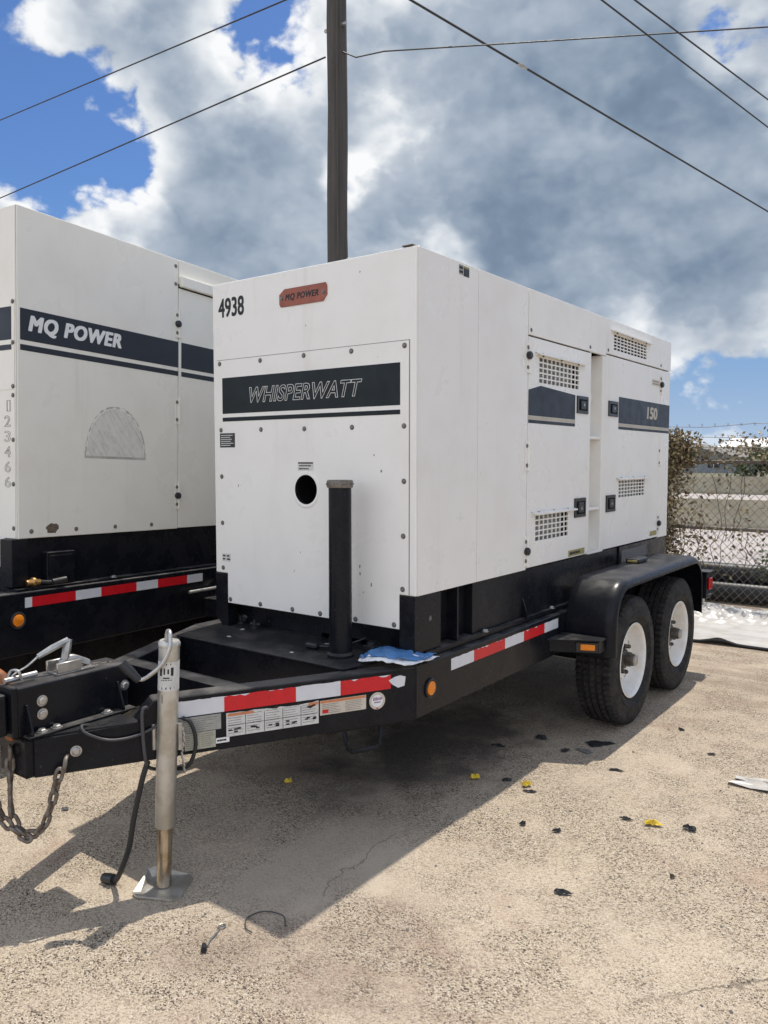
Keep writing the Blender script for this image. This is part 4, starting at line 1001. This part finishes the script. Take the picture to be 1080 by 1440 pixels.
# safety chain
def link_mesh(L=.058, W=.036, r=.0070):
    bm = nb(); pts = []
    for k in range(20):
        t = 2*math.pi*k/20; x = (W/2-r)*math.cos(t); z = (W/2-r)*math.sin(t); z += math.copysign((L-W)/2, z) if abs(z) > 1e-6 else 0
        pts.append((x, 0, z))
    tube(bm, pts, r, 7, True); bmesh.ops.recalc_face_normals(bm, faces=bm.faces)
    me = bpy.data.meshes.new('chain_link'); bm.to_mesh(me); bm.free(); me.materials.append(M['rust'])
    me.polygons.foreach_set('use_smooth', [True]*len(me.polygons)); return me
LINK = link_mesh()
def chain(pts, parent):
    P_ = smooth_pts(pts, 14); step = .0405; acc = 0; out = [P_[0]]
    for a, b in zip(P_, P_[1:]):
        dd = (b-a).length
        while acc+dd >= step:
            a = a.lerp(b, (step-acc)/dd); dd = (b-a).length; out.append(a.copy()); acc = 0
        acc += dd
    for i in range(len(out)-1):
        c = (out[i]+out[i+1])/2; dz = (out[i+1]-out[i]).normalized()
        q = dz.to_track_quat('Z', 'X').to_matrix().to_4x4() @ Matrix.Rotation((i % 2)*math.pi/2+.4+.25*math.sin(i*1.7), 4, 'Z')
        q.translation = c; put('chain_link', LINK, parent, q)
bm = nb(); tube(bm, smooth_pts([(-.590, -1.265, .578), (-.575, -1.283, .570), (-.570, -1.29, .548), (-.578, -1.29, .53)], 5), .0075, 8); sc = obj('safety_chain', bm, 'rust', tr, smooth=True)
chain([(-.583, -1.297, .54), (-.590, -1.310, .49), (-.604, -1.325, .41), (-.625, -1.342, .34), (-.655, -1.362, .312), (-.690, -1.385, .322), (-.715, -1.402, .37), (-.722, -1.404, .43), (-.720, -1.402, .52), (-.724, -1.398, .60), (-.728, -1.396, .655)], sc)
bm = nb(); tube(bm, [(-.85, -1.40, .58), (-.86, -1.40, .55)], .0075, 8); sc2 = obj('safety_chain', bm, 'rust', tr, smooth=True)
chain([(-.655, -1.372, .300), (-.70, -1.40, .325), (-.735, -1.425, .37), (-.765, -1.44, .44), (-.80, -1.46, .56)], sc2)
bm = nb(); tube(bm, smooth_pts([V(p)+V((.012, .009, 0))*min(1.6, max(0, (p[2]-.64)*14)) for p in [(-.728, -1.396, .645), (-.722, -1.392, .69), (-.728, -1.392, .73), (-.748, -1.398, .775), (-.775, -1.41, .83), (-.80, -1.43, .86), (-.83, -1.45, .85), (-.85, -1.46, .80), (-.84, -1.45, .74), (-.81, -1.435, .72)]], 6), [.016]*12+[.022]*12+[.028]*14+[.022]*17, 10); obj('chain_hook', bm, 'orange_rust', sc, smooth=True)

# wheels
TY = (1.895, 2.795); TR_ = .392
def wheel_meshes(sx):
    W2 = .118; P_ = []
    prof = [(.215, -.085), (.232, -.098), (.29, -W2), (.345, -W2+.004), (.368, -.108), (.384, -.098)]
    for g in (-.058, -.020, .020, .058):
        prof += [(.3895, g-.007), (.375, g-.005), (.375, g+.005), (.3895, g+.007)]
    prof += [(.384, .098), (.368, .108), (.345, W2-.004), (.29, W2), (.288, W2+.0025), (.272, W2+.0025), (.27, W2), (.232, .098), (.215, .085)]
    def mod(r, x, i, j):
        if r > .383: return r-(.014 if i % 3 == 0 else 0)*(1 if abs(x) > .05 else .6)
        if .36 < r < .37: return r-(.008 if i % 3 == 0 else 0)
        return r
    return prof, mod
def wheel(y, sx, xo):
    """xo: outer side plane of tyre, sx: +1 near side, -1 far side"""
    ctr = V((xo-sx*.118, y, gz(y)+TR_-.004)); ax = V((sx, 0, 0)); prof, mod = wheel_meshes(sx)
    bm = nb(); lathe(bm, [(0, -.03), (.06, -.03), (.16, -.035), (.19, -.05)], ctr, ax, 32); lathe(bm, [(.222, .098), (.226, .104), (.219, .107), (.208, .100), (.203, .086), (.197, .045), (.190, .012), (.180, .002), (.152, .022), (.120, .040), (.095, .042), (.075, .040), (0, .040)], ctr, ax, 56)
    lathe(bm, [(.222, -.098), (.226, -.104), (.216, -.106), (.205, -.09), (.198, -.03), (.190, -.02)], ctr, ax, 40)
    wo_ = obj('wheel', bm, 'rimwhite', tr, smooth=True)
    bm = nb(); lathe(bm, prof, ctr, ax, 186, mod); obj('tyre', bm, 'rubber', wo_, smooth=True)
    bm = nb(); lathe(bm, [(.066, .040), (.058, .054), (.038, .060), (.037, .100), (.035, .108), (.033, .110), (.031, .118), (.027, .121), (0, .121)], ctr, ax, 28); hb = obj('hub', bm, 'hub', wo_, smooth=True)
    bm = nb(); lathe(bm, [(.0325, .1105), (.0325, .120), (.027, .1235), (0, .1235)], ctr, ax, 24); obj('grease_cap', bm, 'steel', hb, smooth=True)
    for k in range(8):
        t = k*math.pi/4+.15; c = ctr+V((0, math.cos(t)*.0826, math.sin(t)*.0826))
        bm = nb(); tube(bm, [c+ax*.040, c+ax*.062, c+ax*.068], [.0135, .0125, .009], 6); obj('lug_nut', bm, 'hub', wo_)
    for k in range(8):
        t = k*math.pi/4+.54; c = ctr+V((0, math.cos(t)*.134, math.sin(t)*.134)); n_ = (ax*1.0+V((0, math.cos(t), math.sin(t)))*.57).normalized()
        bm = nb(); tube(bm, [c+ax*.0325-n_*.004, c+ax*.0325+n_*.0018], .0195, 16); obj('hand_hole', bm, 'void', wo_)
for y in TY: wheel(y, 1, .302)
for y in TY: wheel(y, -1, LX-.257)
for y in TY:
    bm = nb(); cyl(bm, (LX-.1, y, .385), (.14, y, .385), .038, 12); obj('axle', bm, 'black', tr, smooth=True)
    for x in (RX-.045, LX+.045):
        bm = nb(); tube(bm, [(x, y-.32, .47), (x, y-.15, .43), (x, y, .415), (x, y+.15, .43), (x, y+.32, .47)], .026, 6); obj('leaf_spring', bm, 'black', tr)
# fenders
def fender(xi, xo, sx):
    path = [(1.445, .50), (1.445, .60), (1.452, .69)]
    for k in range(1, 9): t = math.pi*(1-k/16.); path.append((1.675+.222*math.cos(t), .695+.222*math.sin(t)))
    path += [(1.9, .918), (2.3, .918), (2.7, .918)]
    for k in range(0, 9): t = math.pi*(.5-k/16.); path.append((3.015+.222*math.cos(t), .695+.222*math.sin(t)))
    path += [(3.245, .60), (3.250, .485)]
    bm = nb(); rings = []
    for i, (y, z) in enumerate(path):
        a, b = path[max(i-1, 0)], path[min(i+1, len(path)-1)]; tx, tz = b[0]-a[0], b[1]-a[1]; l = math.hypot(tx, tz); ny, nz = -tz/l, tx/l
        cs = [(0, 0), (.80, 0)]
        for k in range(1, 6): t = k*math.pi/10; cs.append((.80+.20*math.sin(t), -.040*(1-math.cos(t))))
        cs += [(1.0, -.052), (.985, -.052), (.975, -.038), (.79, -.006), (0, -.006)]
        rings.append([bm.verts.new((xi+(xo-xi)*u, y+ny*d_, z+nz*d_)) for u, d_ in cs])
    for A, B in zip(rings, rings[1:]):
        for k in range(len(A)): bm.faces.new([A[k], A[(k+1) % len(A)], B[(k+1) % len(A)], B[k]])
    bm.faces.new(rings[0]); bm.faces.new(rings[-1]); return obj('fender', bm, 'deck' if sx > 0 else 'black', tr, smooth=True)
fd = fender(RX+.003, .332, 1); fender(LX-.003, LX-.30, -1)
# step plate with amber marker in front of the fender
bm = nb(); prism(bm, XYZ, [(RX+.002, 1.195), (.30, 1.33), (.30, 1.425), (RX+.002, 1.425)], .612, .620, .001); stp = obj('step_plate', bm, 'deck', tr)
bm = nb(); prism(bm, XYZ, [(RX+.002, 1.235), (.29, 1.34), (.29, 1.42), (RX+.002, 1.42)], .545, .611); obj('step_bracket', bm, 'black', tr)
SF = Frame((.29, 1.34, .58), V((.925, .38, 0)).normalized(), (0, 0, 1), V((.38, -.925, 0)).normalized())
bm = nb(); slab(bm, SF, -.125, -.005, -.03, .026, .001, .010, .003); ml = obj('marker_lamp', bm, 'plastic', tr)
bm = nb(); slab(bm, SF, -.100, -.022, -.017, .016, .010, .019, .004); obj('lamp_lens', bm, 'amber', ml)
# tail lamp bracket
bm = nb(); box(bm, .05, .335, 3.36, 3.52, .755, .763, .001); box(bm, .10, .318, 3.37, 3.52, .56, .754, .004); tl = obj('tail_lamp_bracket', bm, 'black', tr)
bm = nb(); slab(bm, SIDE, 3.395, 3.475, .625, .715, .318, .336, .006); obj('tail_lamp', bm, 'redlens', tl)
bm = nb(); box(bm, .30, .328, 3.40, 3.47, .585, .592); cyl(bm, (.28, 3.43, .50), (.28, 3.43, .56), .012, 8); obj('lamp_bracket', bm, 'steel', tl)
bm = nb(); box(bm, LX, RX, 3.552, 3.62, .53, .70, .006); obj('rear_bumper', bm, 'black', tr)

# ------------------------------------------------------------------ second generator and trailer, parked to the left
la, lb = .126, .028
LYv = V((-math.sin(la)*math.cos(lb), math.cos(la)*math.cos(lb), -math.sin(lb))); LXv = V((math.cos(la), math.sin(la), 0)); LZv = LXv.cross(LYv)
ML = Matrix((LXv, LYv, LZv)).transposed().to_4x4(); ML.translation = V((-1.986, -.699, 0))
g2 = root('generator', None, 'larger aged cream generator housing lettered MQ POWER, parked at the left', 'generator', 'enclosed generators', False, ML)
W2, L2, B2, T2 = 1.55, 4.3, 1.197, 2.875
bm = nb(); box(bm, -W2+.02, -.03, .03, L2-.02, B2+.01, T2-.02); obj('inner_core', bm, 'seam', g2)
bm = nb(); slab(bm, SIDE, 0., 1.123, B2, T2, -.016, 0., .004, 2); sp = obj('side_panel', bm, 'cream', g2)
d3 = cut('door', (1.129, 2.30, B2+.004, 2.700), [], parent=g2, mat='cream')
bm = nb(); slab(bm, SIDE, 1.127, 2.32, 2.725, T2, -.016, .002, .002); hd3 = obj('header_panel', bm, 'cream', g2)
bm = nb(); slab(bm, SIDE, 1.127, 2.32, 2.706, 2.772, .0025, .032, .006, 2); obj('rain_hood', bm, 'cream', g2)
bm = nb(); slab(bm, SIDE, 2.326, L2, B2, T2, -.016, 0., .004); obj('side_panel', bm, 'cream', g2)
bm = nb(); slab(bm, FRONT, -W2, -.0005, B2-.001, T2, -.016, 0., .003); fs2 = obj('front_shell', bm, 'cream', g2)
bm = nb(); slab(bm, FRONT, -1.50, -.020, 1.955, 2.405, .0005, .004, .001); obj('front_panel', bm, 'cream', g2)
bm = nb(); prism(bm, FRONT, [(-1.45, B2-.15), (-.105, B2-.15), (-.105, B2+.002), (-.018, B2+.002), (-.018, 1.948), (-1.50, 1.948), (-1.50, B2+.002), (-1.45, B2+.002)], .0005, .004); obj('front_panel', bm, 'cream', g2)
bm = nb(); slab(bm, FRONT, -1.40, -.040, 2.206, 2.372, .0042, .005); obj('front_stripe', bm, 'stripe', g2)
bm = nb(); slab(bm, FRONT, -1.40, -.040, 2.155, 2.182, .0042, .005); obj('thin_stripe', bm, 'stripe', g2)
for z in (2.395, 2.19, 1.97, 1.925, 1.70, 1.475, 1.25): put('bolt', BOLT, g2, fmat(FRONT, -.030, z, .004))
for i, ch_ in enumerate('123466'):
    z = 1.895-i*.0775; text('outlined_digit', ch_, FRONT, -.098 if ch_ != '1' else -.080, -.050, z-.050, z+.006, .0046, 'brown_ink', g2, outline=.013)
for z0, z1 in ((2.206, 2.366), (2.154, 2.184)):
    for pr, y0, y1 in ((sp, .016, 1.1225), (d3, 1.150, 2.295)):
        bm = nb(); slab(bm, SIDE, y0, y1, z0, z1, .0005, .0012); s_ = obj('stripe' if z0 > 2.2 else 'thin_stripe', bm, 'stripe', pr)
        if pr is sp and z0 > 2.2: text('lettering', 'MQ POWER', SIDE, .062, .668, 2.241, 2.338, .0016, 'decal_white', s_, shear=.22, bold=.055, space=1.12)
for z, k in ((2.475, 0.), (1.935, None), (1.405, 0.)): hinge(g2, SIDE, 1.126, z, .17, 'cream', knob=k)
put('bolt', BOLT, g2, fmat(SIDE, 1.10, 2.83, .0005)); put('bolt', BOLT, g2, fmat(SIDE, 1.10, 2.72, .0005))
for y in (.075, .353, .623, .902): put('bolt', BOLT, sp, fmat(SIDE, y, 1.232, .0005))
# half-moon scuff: ring of adhesive left where an emblem was, and scrapes inside it
bm = nb(); c0 = (.632, 1.655); n_ = 28; rnd = random.Random(44)
for i in range(n_):
    t0, t1 = math.pi*i/n_, math.pi*(i+1)/n_; r0, r1 = .207+.010*rnd.random(), .219-.005*rnd.random()
    prism(bm, SIDE, [(c0[0]+r0*math.cos(t0), c0[1]+1.22*r0*math.sin(t0)), (c0[0]+r1*math.cos(t0), c0[1]+1.22*r1*math.sin(t0)), (c0[0]+r1*math.cos(t1), c0[1]+1.22*r1*math.sin(t1)), (c0[0]+r0*math.cos(t1), c0[1]+1.22*r0*math.sin(t1))], .0004, .0007)
slab(bm, SIDE, c0[0]-.222, c0[0]+.222, 1.620, 1.634, .0004, .0007); slab(bm, SIDE, c0[0]-.222, c0[0]-.212, 1.634, 1.66, .0004, .0007); slab(bm, SIDE, c0[0]+.212, c0[0]+.222, 1.634, 1.66, .0004, .0007)
obj('emblem_outline', bm, 'scuff', sp, stuff=True)
bm = nb(); prism(bm, SIDE, [(c0[0]-.211, 1.634), (c0[0]+.211, 1.634)]+[(c0[0]+.206*math.cos(math.pi*k/24), c0[1]+1.22*.206*math.sin(math.pi*k/24)) for k in range(25)], .0002, .0004); obj('emblem_residue', bm, 'residue', sp)
bm = nb(); rnd = random.Random(5); prism(bm, SIDE, [(.199+.042*math.cos(t)*(.7+.5*rnd.random()), 1.240+.030*math.sin(t)*(.7+.5*rnd.random())) for t in [k*.42 for k in range(15)]], .0004, .0008); obj('rust_spot', bm, 'rustspot', sp)
bm = nb(); box(bm, -W2+.002, -.017, .0165, L2-.002, T2-.02, T2+.003); obj('roof', bm, 'cream', g2)
bm = nb(); box(bm, -W2, -W2+.016, .0165, L2, B2, T2-.021); obj('far_side_panel', bm, 'cream', g2)
bm = nb(); box(bm, -W2+.017, -.017, L2-.016, L2-.001, B2, T2-.021); obj('rear_shell', bm, 'cream', g2)
bm = nb(); slab(bm, SIDE, .0, L2-.02, .942, B2-.002, -1.53, -.035, .003); slab(bm, SIDE, -.035, .06, .95, B2-.002, -.10, -.004, .003); slab(bm, SIDE, -.03, L2, .930, .942, -.3, .03); obj('skid_base', bm, 'black', g2)
bm = nb(); slab(bm, SIDE, .16, .335, .945, 1.118, -.034, .012, .003); sb = obj('junction_box', bm, 'black', g2)
bm = nb(); slab(bm, SIDE, .175, .32, .96, 1.10, .0125, .015, .001); obj('box_cover', bm, 'black', sb)
bm = nb(); tube(bm, [(.015, .035, .968), (.02, .058, .972), (.02, .062, .972), (.02, .075, .972)], [.016, .016, .024, .024], 10); tube(bm, [(.02, .075, .972), (.022, .105, .970)], .016, 6); obj('brass_fitting', bm, 'brass', g2, smooth=True)
bm = nb(); tube(bm, smooth_pts([(.022, .10, .970), (.03, .14, .964), (.035, .18, .962), (.04, .24, .968)], 5), .011, 8); tube(bm, [(.038, .17, .962), (.044, .25, .970)], .017, 10); obj('hose', bm, 'hose', g2, smooth=True)
put('bolt', BIGBOLT, g2, fmat(XYZ, .012, .60, .942))
t2 = root('trailer', None, 'black trailer frame under the cream generator, mostly hidden behind the nearer trailer', 'trailer', 'generator trailers', False, ML)
bm = nb(); slab(bm, SIDE, -.75, 4.6, .612, .930, -.05, .06, .006, 2); obj('side_rail', bm, 'black', t2)
bm = nb(); slab(bm, SIDE, -.75, 4.6, .612, .930, -1.66, -1.55, .006); obj('side_rail', bm, 'black', t2)
bm = nb(); slab(bm, SIDE, -.7, 4.5, .62, .925, -1.54, -.06); obj('floor_frame', bm, 'black', t2)
bm = nb(); slab(bm, SIDE, -.7, 3.9, .13, .60, -1.60, -.95, .02); obj('added_tank', bm, 'black', t2)  # box added beneath the far side to shade the ground seen under the trailer
bm = nb(); slab(bm, SIDE, -.2, 1.9, .30, .61, -.93, -.35, .02); obj('tool_box', bm, 'black', t2)
R2 = Frame((.06, 0, 0), (0, 1, 0), (0, 0, 1), (1, 0, 0))
def tape2(segs):
    bm = nb(); slab(bm, R2, segs[0][0], segs[-1][1], .853, .902, .0006, .0012); tp = obj('reflective_tape', bm, 'white_tape', t2)
    for a0, a1, k in segs:
        bm = nb(); slab(bm, R2, a0+.0005, a1-.0005, .852, .903, .0012, .0018); obj('red_band' if k == 'r' else 'white_band', bm, 'red_tape' if k == 'r' else 'white_tape', tp)
tape2([(-.008, .032, 'w'), (.032, .30, 'r'), (.30, .47, 'w'), (.47, .727, 'r'), (.727, .895, 'w'), (.895, 1.145, 'r'), (1.145, 1.285, 'w')])
lamp_round(R2, -.050, .795, t2)
bm = nb(); tube(bm, [(.10, 1.12, .80), (.105, 1.40, .803)], .010, 8); tube(bm, [(.105, 1.38, .80), (.105, 1.42, .83), (.105, 1.46, .80)], .016, 8); obj('latch_rod', bm, 'steel', t2, smooth=True)
bm = nb(); slab(bm, SIDE, 1.30, 1.62, .62, .74, .0605, .20, .004); obj('step_plate', bm, 'black', t2)
for wsrc in [o for o in tr.children if o.name.startswith('wheel')][:2]:
    for yy in (2.35 if wsrc.name == 'wheel' else 3.25,):
        old = V((.184, TY[0] if wsrc.name == 'wheel' else TY[1], gz(2)+TR_-.004)); new = V((.19, yy, .46+.012))
        c = wsrc.copy(); COL.objects.link(c); c.parent = t2; c.matrix_parent_inverse = Matrix(); c.matrix_basis = Matrix.Translation(new-old)
        for ch_ in wsrc.children:
            k = ch_.copy(); COL.objects.link(k); k.parent = c
for y in (2.35, 3.25):
    bm = nb(); cyl(bm, (-1.5, y, .46), (.1, y, .46), .04, 10); obj('axle', bm, 'black', t2)

# ------------------------------------------------------------------ loose things
def cloth(name, F2, nx, ny, mat, parent=None, thick=.0015):
    bm = nb(); g = [[bm.verts.new(F2(i/nx, j/ny)) for i in range(nx+1)] for j in range(ny+1)]
    for j in range(ny):
        for i in range(nx): bm.faces.new([g[j][i], g[j][i+1], g[j+1][i+1], g[j+1][i]])
    o = obj(name, bm, mat, parent); o.data.polygons.foreach_set('use_smooth', [True]*len(o.data.polygons))
    s = o.modifiers.new('solid', 'SOLIDIFY'); s.thickness = thick; return o
def bl(k):
    def f(u, v):
        back = V((-.245, -.008, 0)).lerp(V((.060, -.010+.10*u**3, 0)), u); front = V((-.175, -.150, 0)).lerp(V((.052, -.135+.10*u**4, 0)), u)
        if k == 1: front = front+V((.004, -.030, 0))*(1+.5*math.sin(u*9)); back = back+V((.01, -.006, 0))
        if k == 0: back += V((0, 0, 0))
        p = back.lerp(front, v); hgt = .012+.032*math.sin(math.pi*min(1, u*1.05))*math.sin(math.pi*(.12+.75*v))**1+.016*noise.noise((u*6, v*4, 2))+.008*noise.noise((u*15, v*9, 5))
        if k == 0: p = p+V((.008, .004, 0))*math.sin(v*5+u*4); hgt += .006
        z = RT+.010+max(.003, hgt*(1 if k == 0 else .75)); 
        if k == 1: z = min(z, RT+.010+max(.002, hgt*.75)) 
        return (p.x, p.y, z)
    return f
bc = root('folded_papers', (-.08, -.07, RT+.009), 'crumpled blue and white paper lying on the black trailer rail', 'paper')
cloth('blue_sheet', bl(0), 22, 12, 'blue', bc); cloth('white_sheet', bl(1), 26, 12, 'paper', bc)

fc_ = root('plastic_clip', (.10, 2.43, .919), 'small black plastic clip with a yellow dot lying on top of the fender', 'clip')
bm = nb(); box(bm, .06, .15, 2.36, 2.54, .9195, .948, .008, 2); obj('clip_body', bm, 'plastic', fc_)
bm = nb(); box(bm, .075, .14, 2.352, 2.359, .925, .940, .002); obj('yellow_dot', bm, 'lab_gold', fc_)

def crumple(name, x, y, sx, sy, h, mat, seed, label, cat, rot=0., group=None, flat=False):
    rnd = random.Random(seed); bm = nb(); n_ = 14; rings = []
    ph = [rnd.random()*6 for _ in range(4)]
    def rad(t): return 1+.28*math.sin(2*t+ph[0])+.22*math.sin(3*t+ph[1])+.16*math.sin(5*t+ph[2])
    z0 = gz(y)+.003; cR, sR = math.cos(rot), math.sin(rot)
    def pt(k, t, lift):
        a, b = k*rad(t)*sx*math.cos(t), k*rad(t)*sy*math.sin(t); return (x+a*cR-b*sR, y+a*sR+b*cR, z0+lift)
    for k in (1.0, .72, .38):
        rings.append([bm.verts.new(pt(k, 2*math.pi*i/n_, (h*(.15+.85*rnd.random())*(1 if k < .9 else .45)) if not flat else h*rnd.random()*.5)) for i in range(n_)])
    c = bm.verts.new((x, y, z0+h*rnd.random()))
    for A, B in zip(rings, rings[1:]):
        for i in range(n_): bm.faces.new([A[i], A[(i+1) % n_], B[(i+1) % n_], B[i]])
    for i in range(n_): bm.faces.new([rings[-1][i], rings[-1][(i+1) % n_], c])
    o = obj(name, bm, mat); s = o.modifiers.new('solid', 'SOLIDIFY'); s.thickness = .002; s.offset = 1
    tag(o, label, cat, group); return o
G_ = 'scraps of plastic on the concrete'
items = [
 ('black_scrap', .745, -.14, .034, .014, .016, 'scrap', 'black plastic scrap nearest the camera on sunlit concrete', .55),
 ('black_scrap', .48, 1.112, .034, .016, .010, 'scrap', 'short black plastic strip on sunlit concrete just outside the shadow edge', .3),
 ('black_scrap', .261, 1.426, .085, .050, .006, 'scrap', 'widest flat black rubber patch in the shade in front of the tyre', .3),
 ('grey_scrap', .247, 1.268, .055, .025, .010, 'greyscrap', 'thin grey scrap on the shadow edge below the flat black patch', .2),
 ('black_scrap', .160, 1.21, .035, .020, .012, 'scrap', 'black scrap in the shade just left of the thin grey scrap', .8),
 ('black_scrap', .379, .274, .018, .014, .014, 'scrap', 'small curled black scrap, left one of a pair on sunlit concrete', 1.2),
 ('black_scrap', .525, .302, .022, .013, .014, 'scrap', 'small curled black scrap, right one of a pair on sunlit concrete', .5),
 ('black_scrap', .972, .662, .028, .022, .022, 'scrap', 'black scrap to the right of the largest yellow scrap', -.5),
 ('black_scrap', .564, 1.944, .022, .016, .016, 'scrap', 'black scrap on sunlit concrete right of the front tyre', .2),
 ('black_scrap', .249, .605, .030, .016, .010, 'scrap', 'black scrap just below the yellow scrap on the shadow edge', .4),
 ('black_scrap', .096, .657, .022, .018, .012, 'scrap', 'black scrap in the shade between the two yellow scraps', .7),
 ('black_scrap', .718, .595, .026, .010, .010, 'scrap', 'thin black scrap left of the largest yellow scrap', .4),
 ('brown_scrap', 1.031, .22, .014, .012, .014, 'hub', 'small brown clod alone on sunlit concrete at the right', .4),
 ('black_scrap', -.031, 1.305, .034, .026, .022, 'scrap', 'lumpy black scrap deep in the shade left of the front tyre', .4),
 ('black_scrap', -.172, 1.06, .040, .022, .012, 'scrap', 'black scrap farthest left in the shade under the trailer', .4),
 ('black_scrap', .81, 1.638, .020, .012, .008, 'scrap', 'tiny dark scrap on sunlit concrete right of the tyres', .4),
 ('grey_pebble', -1.327, -.842, .014, .012, .012, 'greyscrap', 'small dark pebble on lit ground beside the chain', .4),
]
for i, (nm, x, y, sx, sy, h, mt, lab, rot) in enumerate(items): crumple(nm, x, y, sx*.85, sy*.85, h, mt, 50+i, lab, 'scrap', rot, G_)
for i, (x, y, s, lab) in enumerate(((-.037, .579, .026, 'yellow scrap standing in the shade beneath the trailer'), (.205, .654, .028, 'yellow scrap lying on the shadow edge'), (.828, .611, .040, 'largest yellow scrap, on sunlit concrete at the right'), (-.734, -.019, .024, 'yellow scrap in deep shade below the tongue beam'))):
    crumple('yellow_scrap', x, y, s*.72, s*.55, .026, 'yellow', 90+i, lab, 'scrap', .6, 'yellow scraps on the concrete')
crumple('plastic_wrapper', 1.12, 1.34, .17, .055, .030, 'tarp', 77, 'crumpled white plastic wrapper at the right edge of the picture', 'wrapper', .05)
bm = nb(); tube(bm, smooth_pts([(.09, -.90, gz(-.9)+.006), (.04, -.86, gz(-.9)+.007), (-.03, -.88, gz(-.9)+.007), (-.05, -.94, gz(-.9)+.006), (-.01, -.985, gz(-.9)+.006), (.025, -.99, gz(-.9)+.006)], 6), .0022, 6)
tag(obj('bent_wire', bm, 'greycable', smooth=True), 'bent grey wire half in the shadow tip on the concrete', 'wire')
bm = nb(); z0 = gz(-1.1)+.005
tube(bm, [(-.083+.011*math.cos(k*.63), -1.025+.011*math.sin(k*.63), z0) for k in range(10)], .0028, 5, True)
tube(bm, smooth_pts([(-.080, -1.036, z0), (-.065, -1.07, z0), (-.055, -1.10, z0), (-.038, -1.13, z0)], 5), .003, 6)
hk = obj('wire_hook', bm, 'steel', smooth=True); tag(hk, 'short wire hook with a ring and dark plug on the sunlit concrete', 'hook')
bm = nb(); tube(bm, [(-.045, -1.135, z0+.004), (-.022, -1.155, z0+.005)], [.008, .010], 10); obj('plug', bm, 'scrap', hk, smooth=True)
# scattered grit
rnd = random.Random(33); bm = nb()
for _ in range(900):
    x, y = rnd.uniform(-1.6, 1.6), rnd.uniform(-1.8, 4.0); s = .0022+.005*rnd.random()**3; z = gz(y)+s*.4
    vs = [bm.verts.new((x+s*dx*rnd.uniform(.6, 1.3), y+s*dy*rnd.uniform(.6, 1.3), z+s*dz*.6)) for dx, dy, dz in ((1, 0, 0), (-1, 0, 0), (0, 1, 0), (0, -1, 0), (0, 0, 1), (0, 0, -1))]
    for a, b, c in ((0, 2, 4), (2, 1, 4), (1, 3, 4), (3, 0, 4), (2, 0, 5), (1, 2, 5), (3, 1, 5), (0, 3, 5)): bm.faces.new([vs[a], vs[b], vs[c]])
gr = obj('loose_grit', bm, 'greyscrap'); gr['kind'] = 'stuff'; gr['label'] = 'fine dark grit scattered over the concrete'; gr['category'] = 'grit'
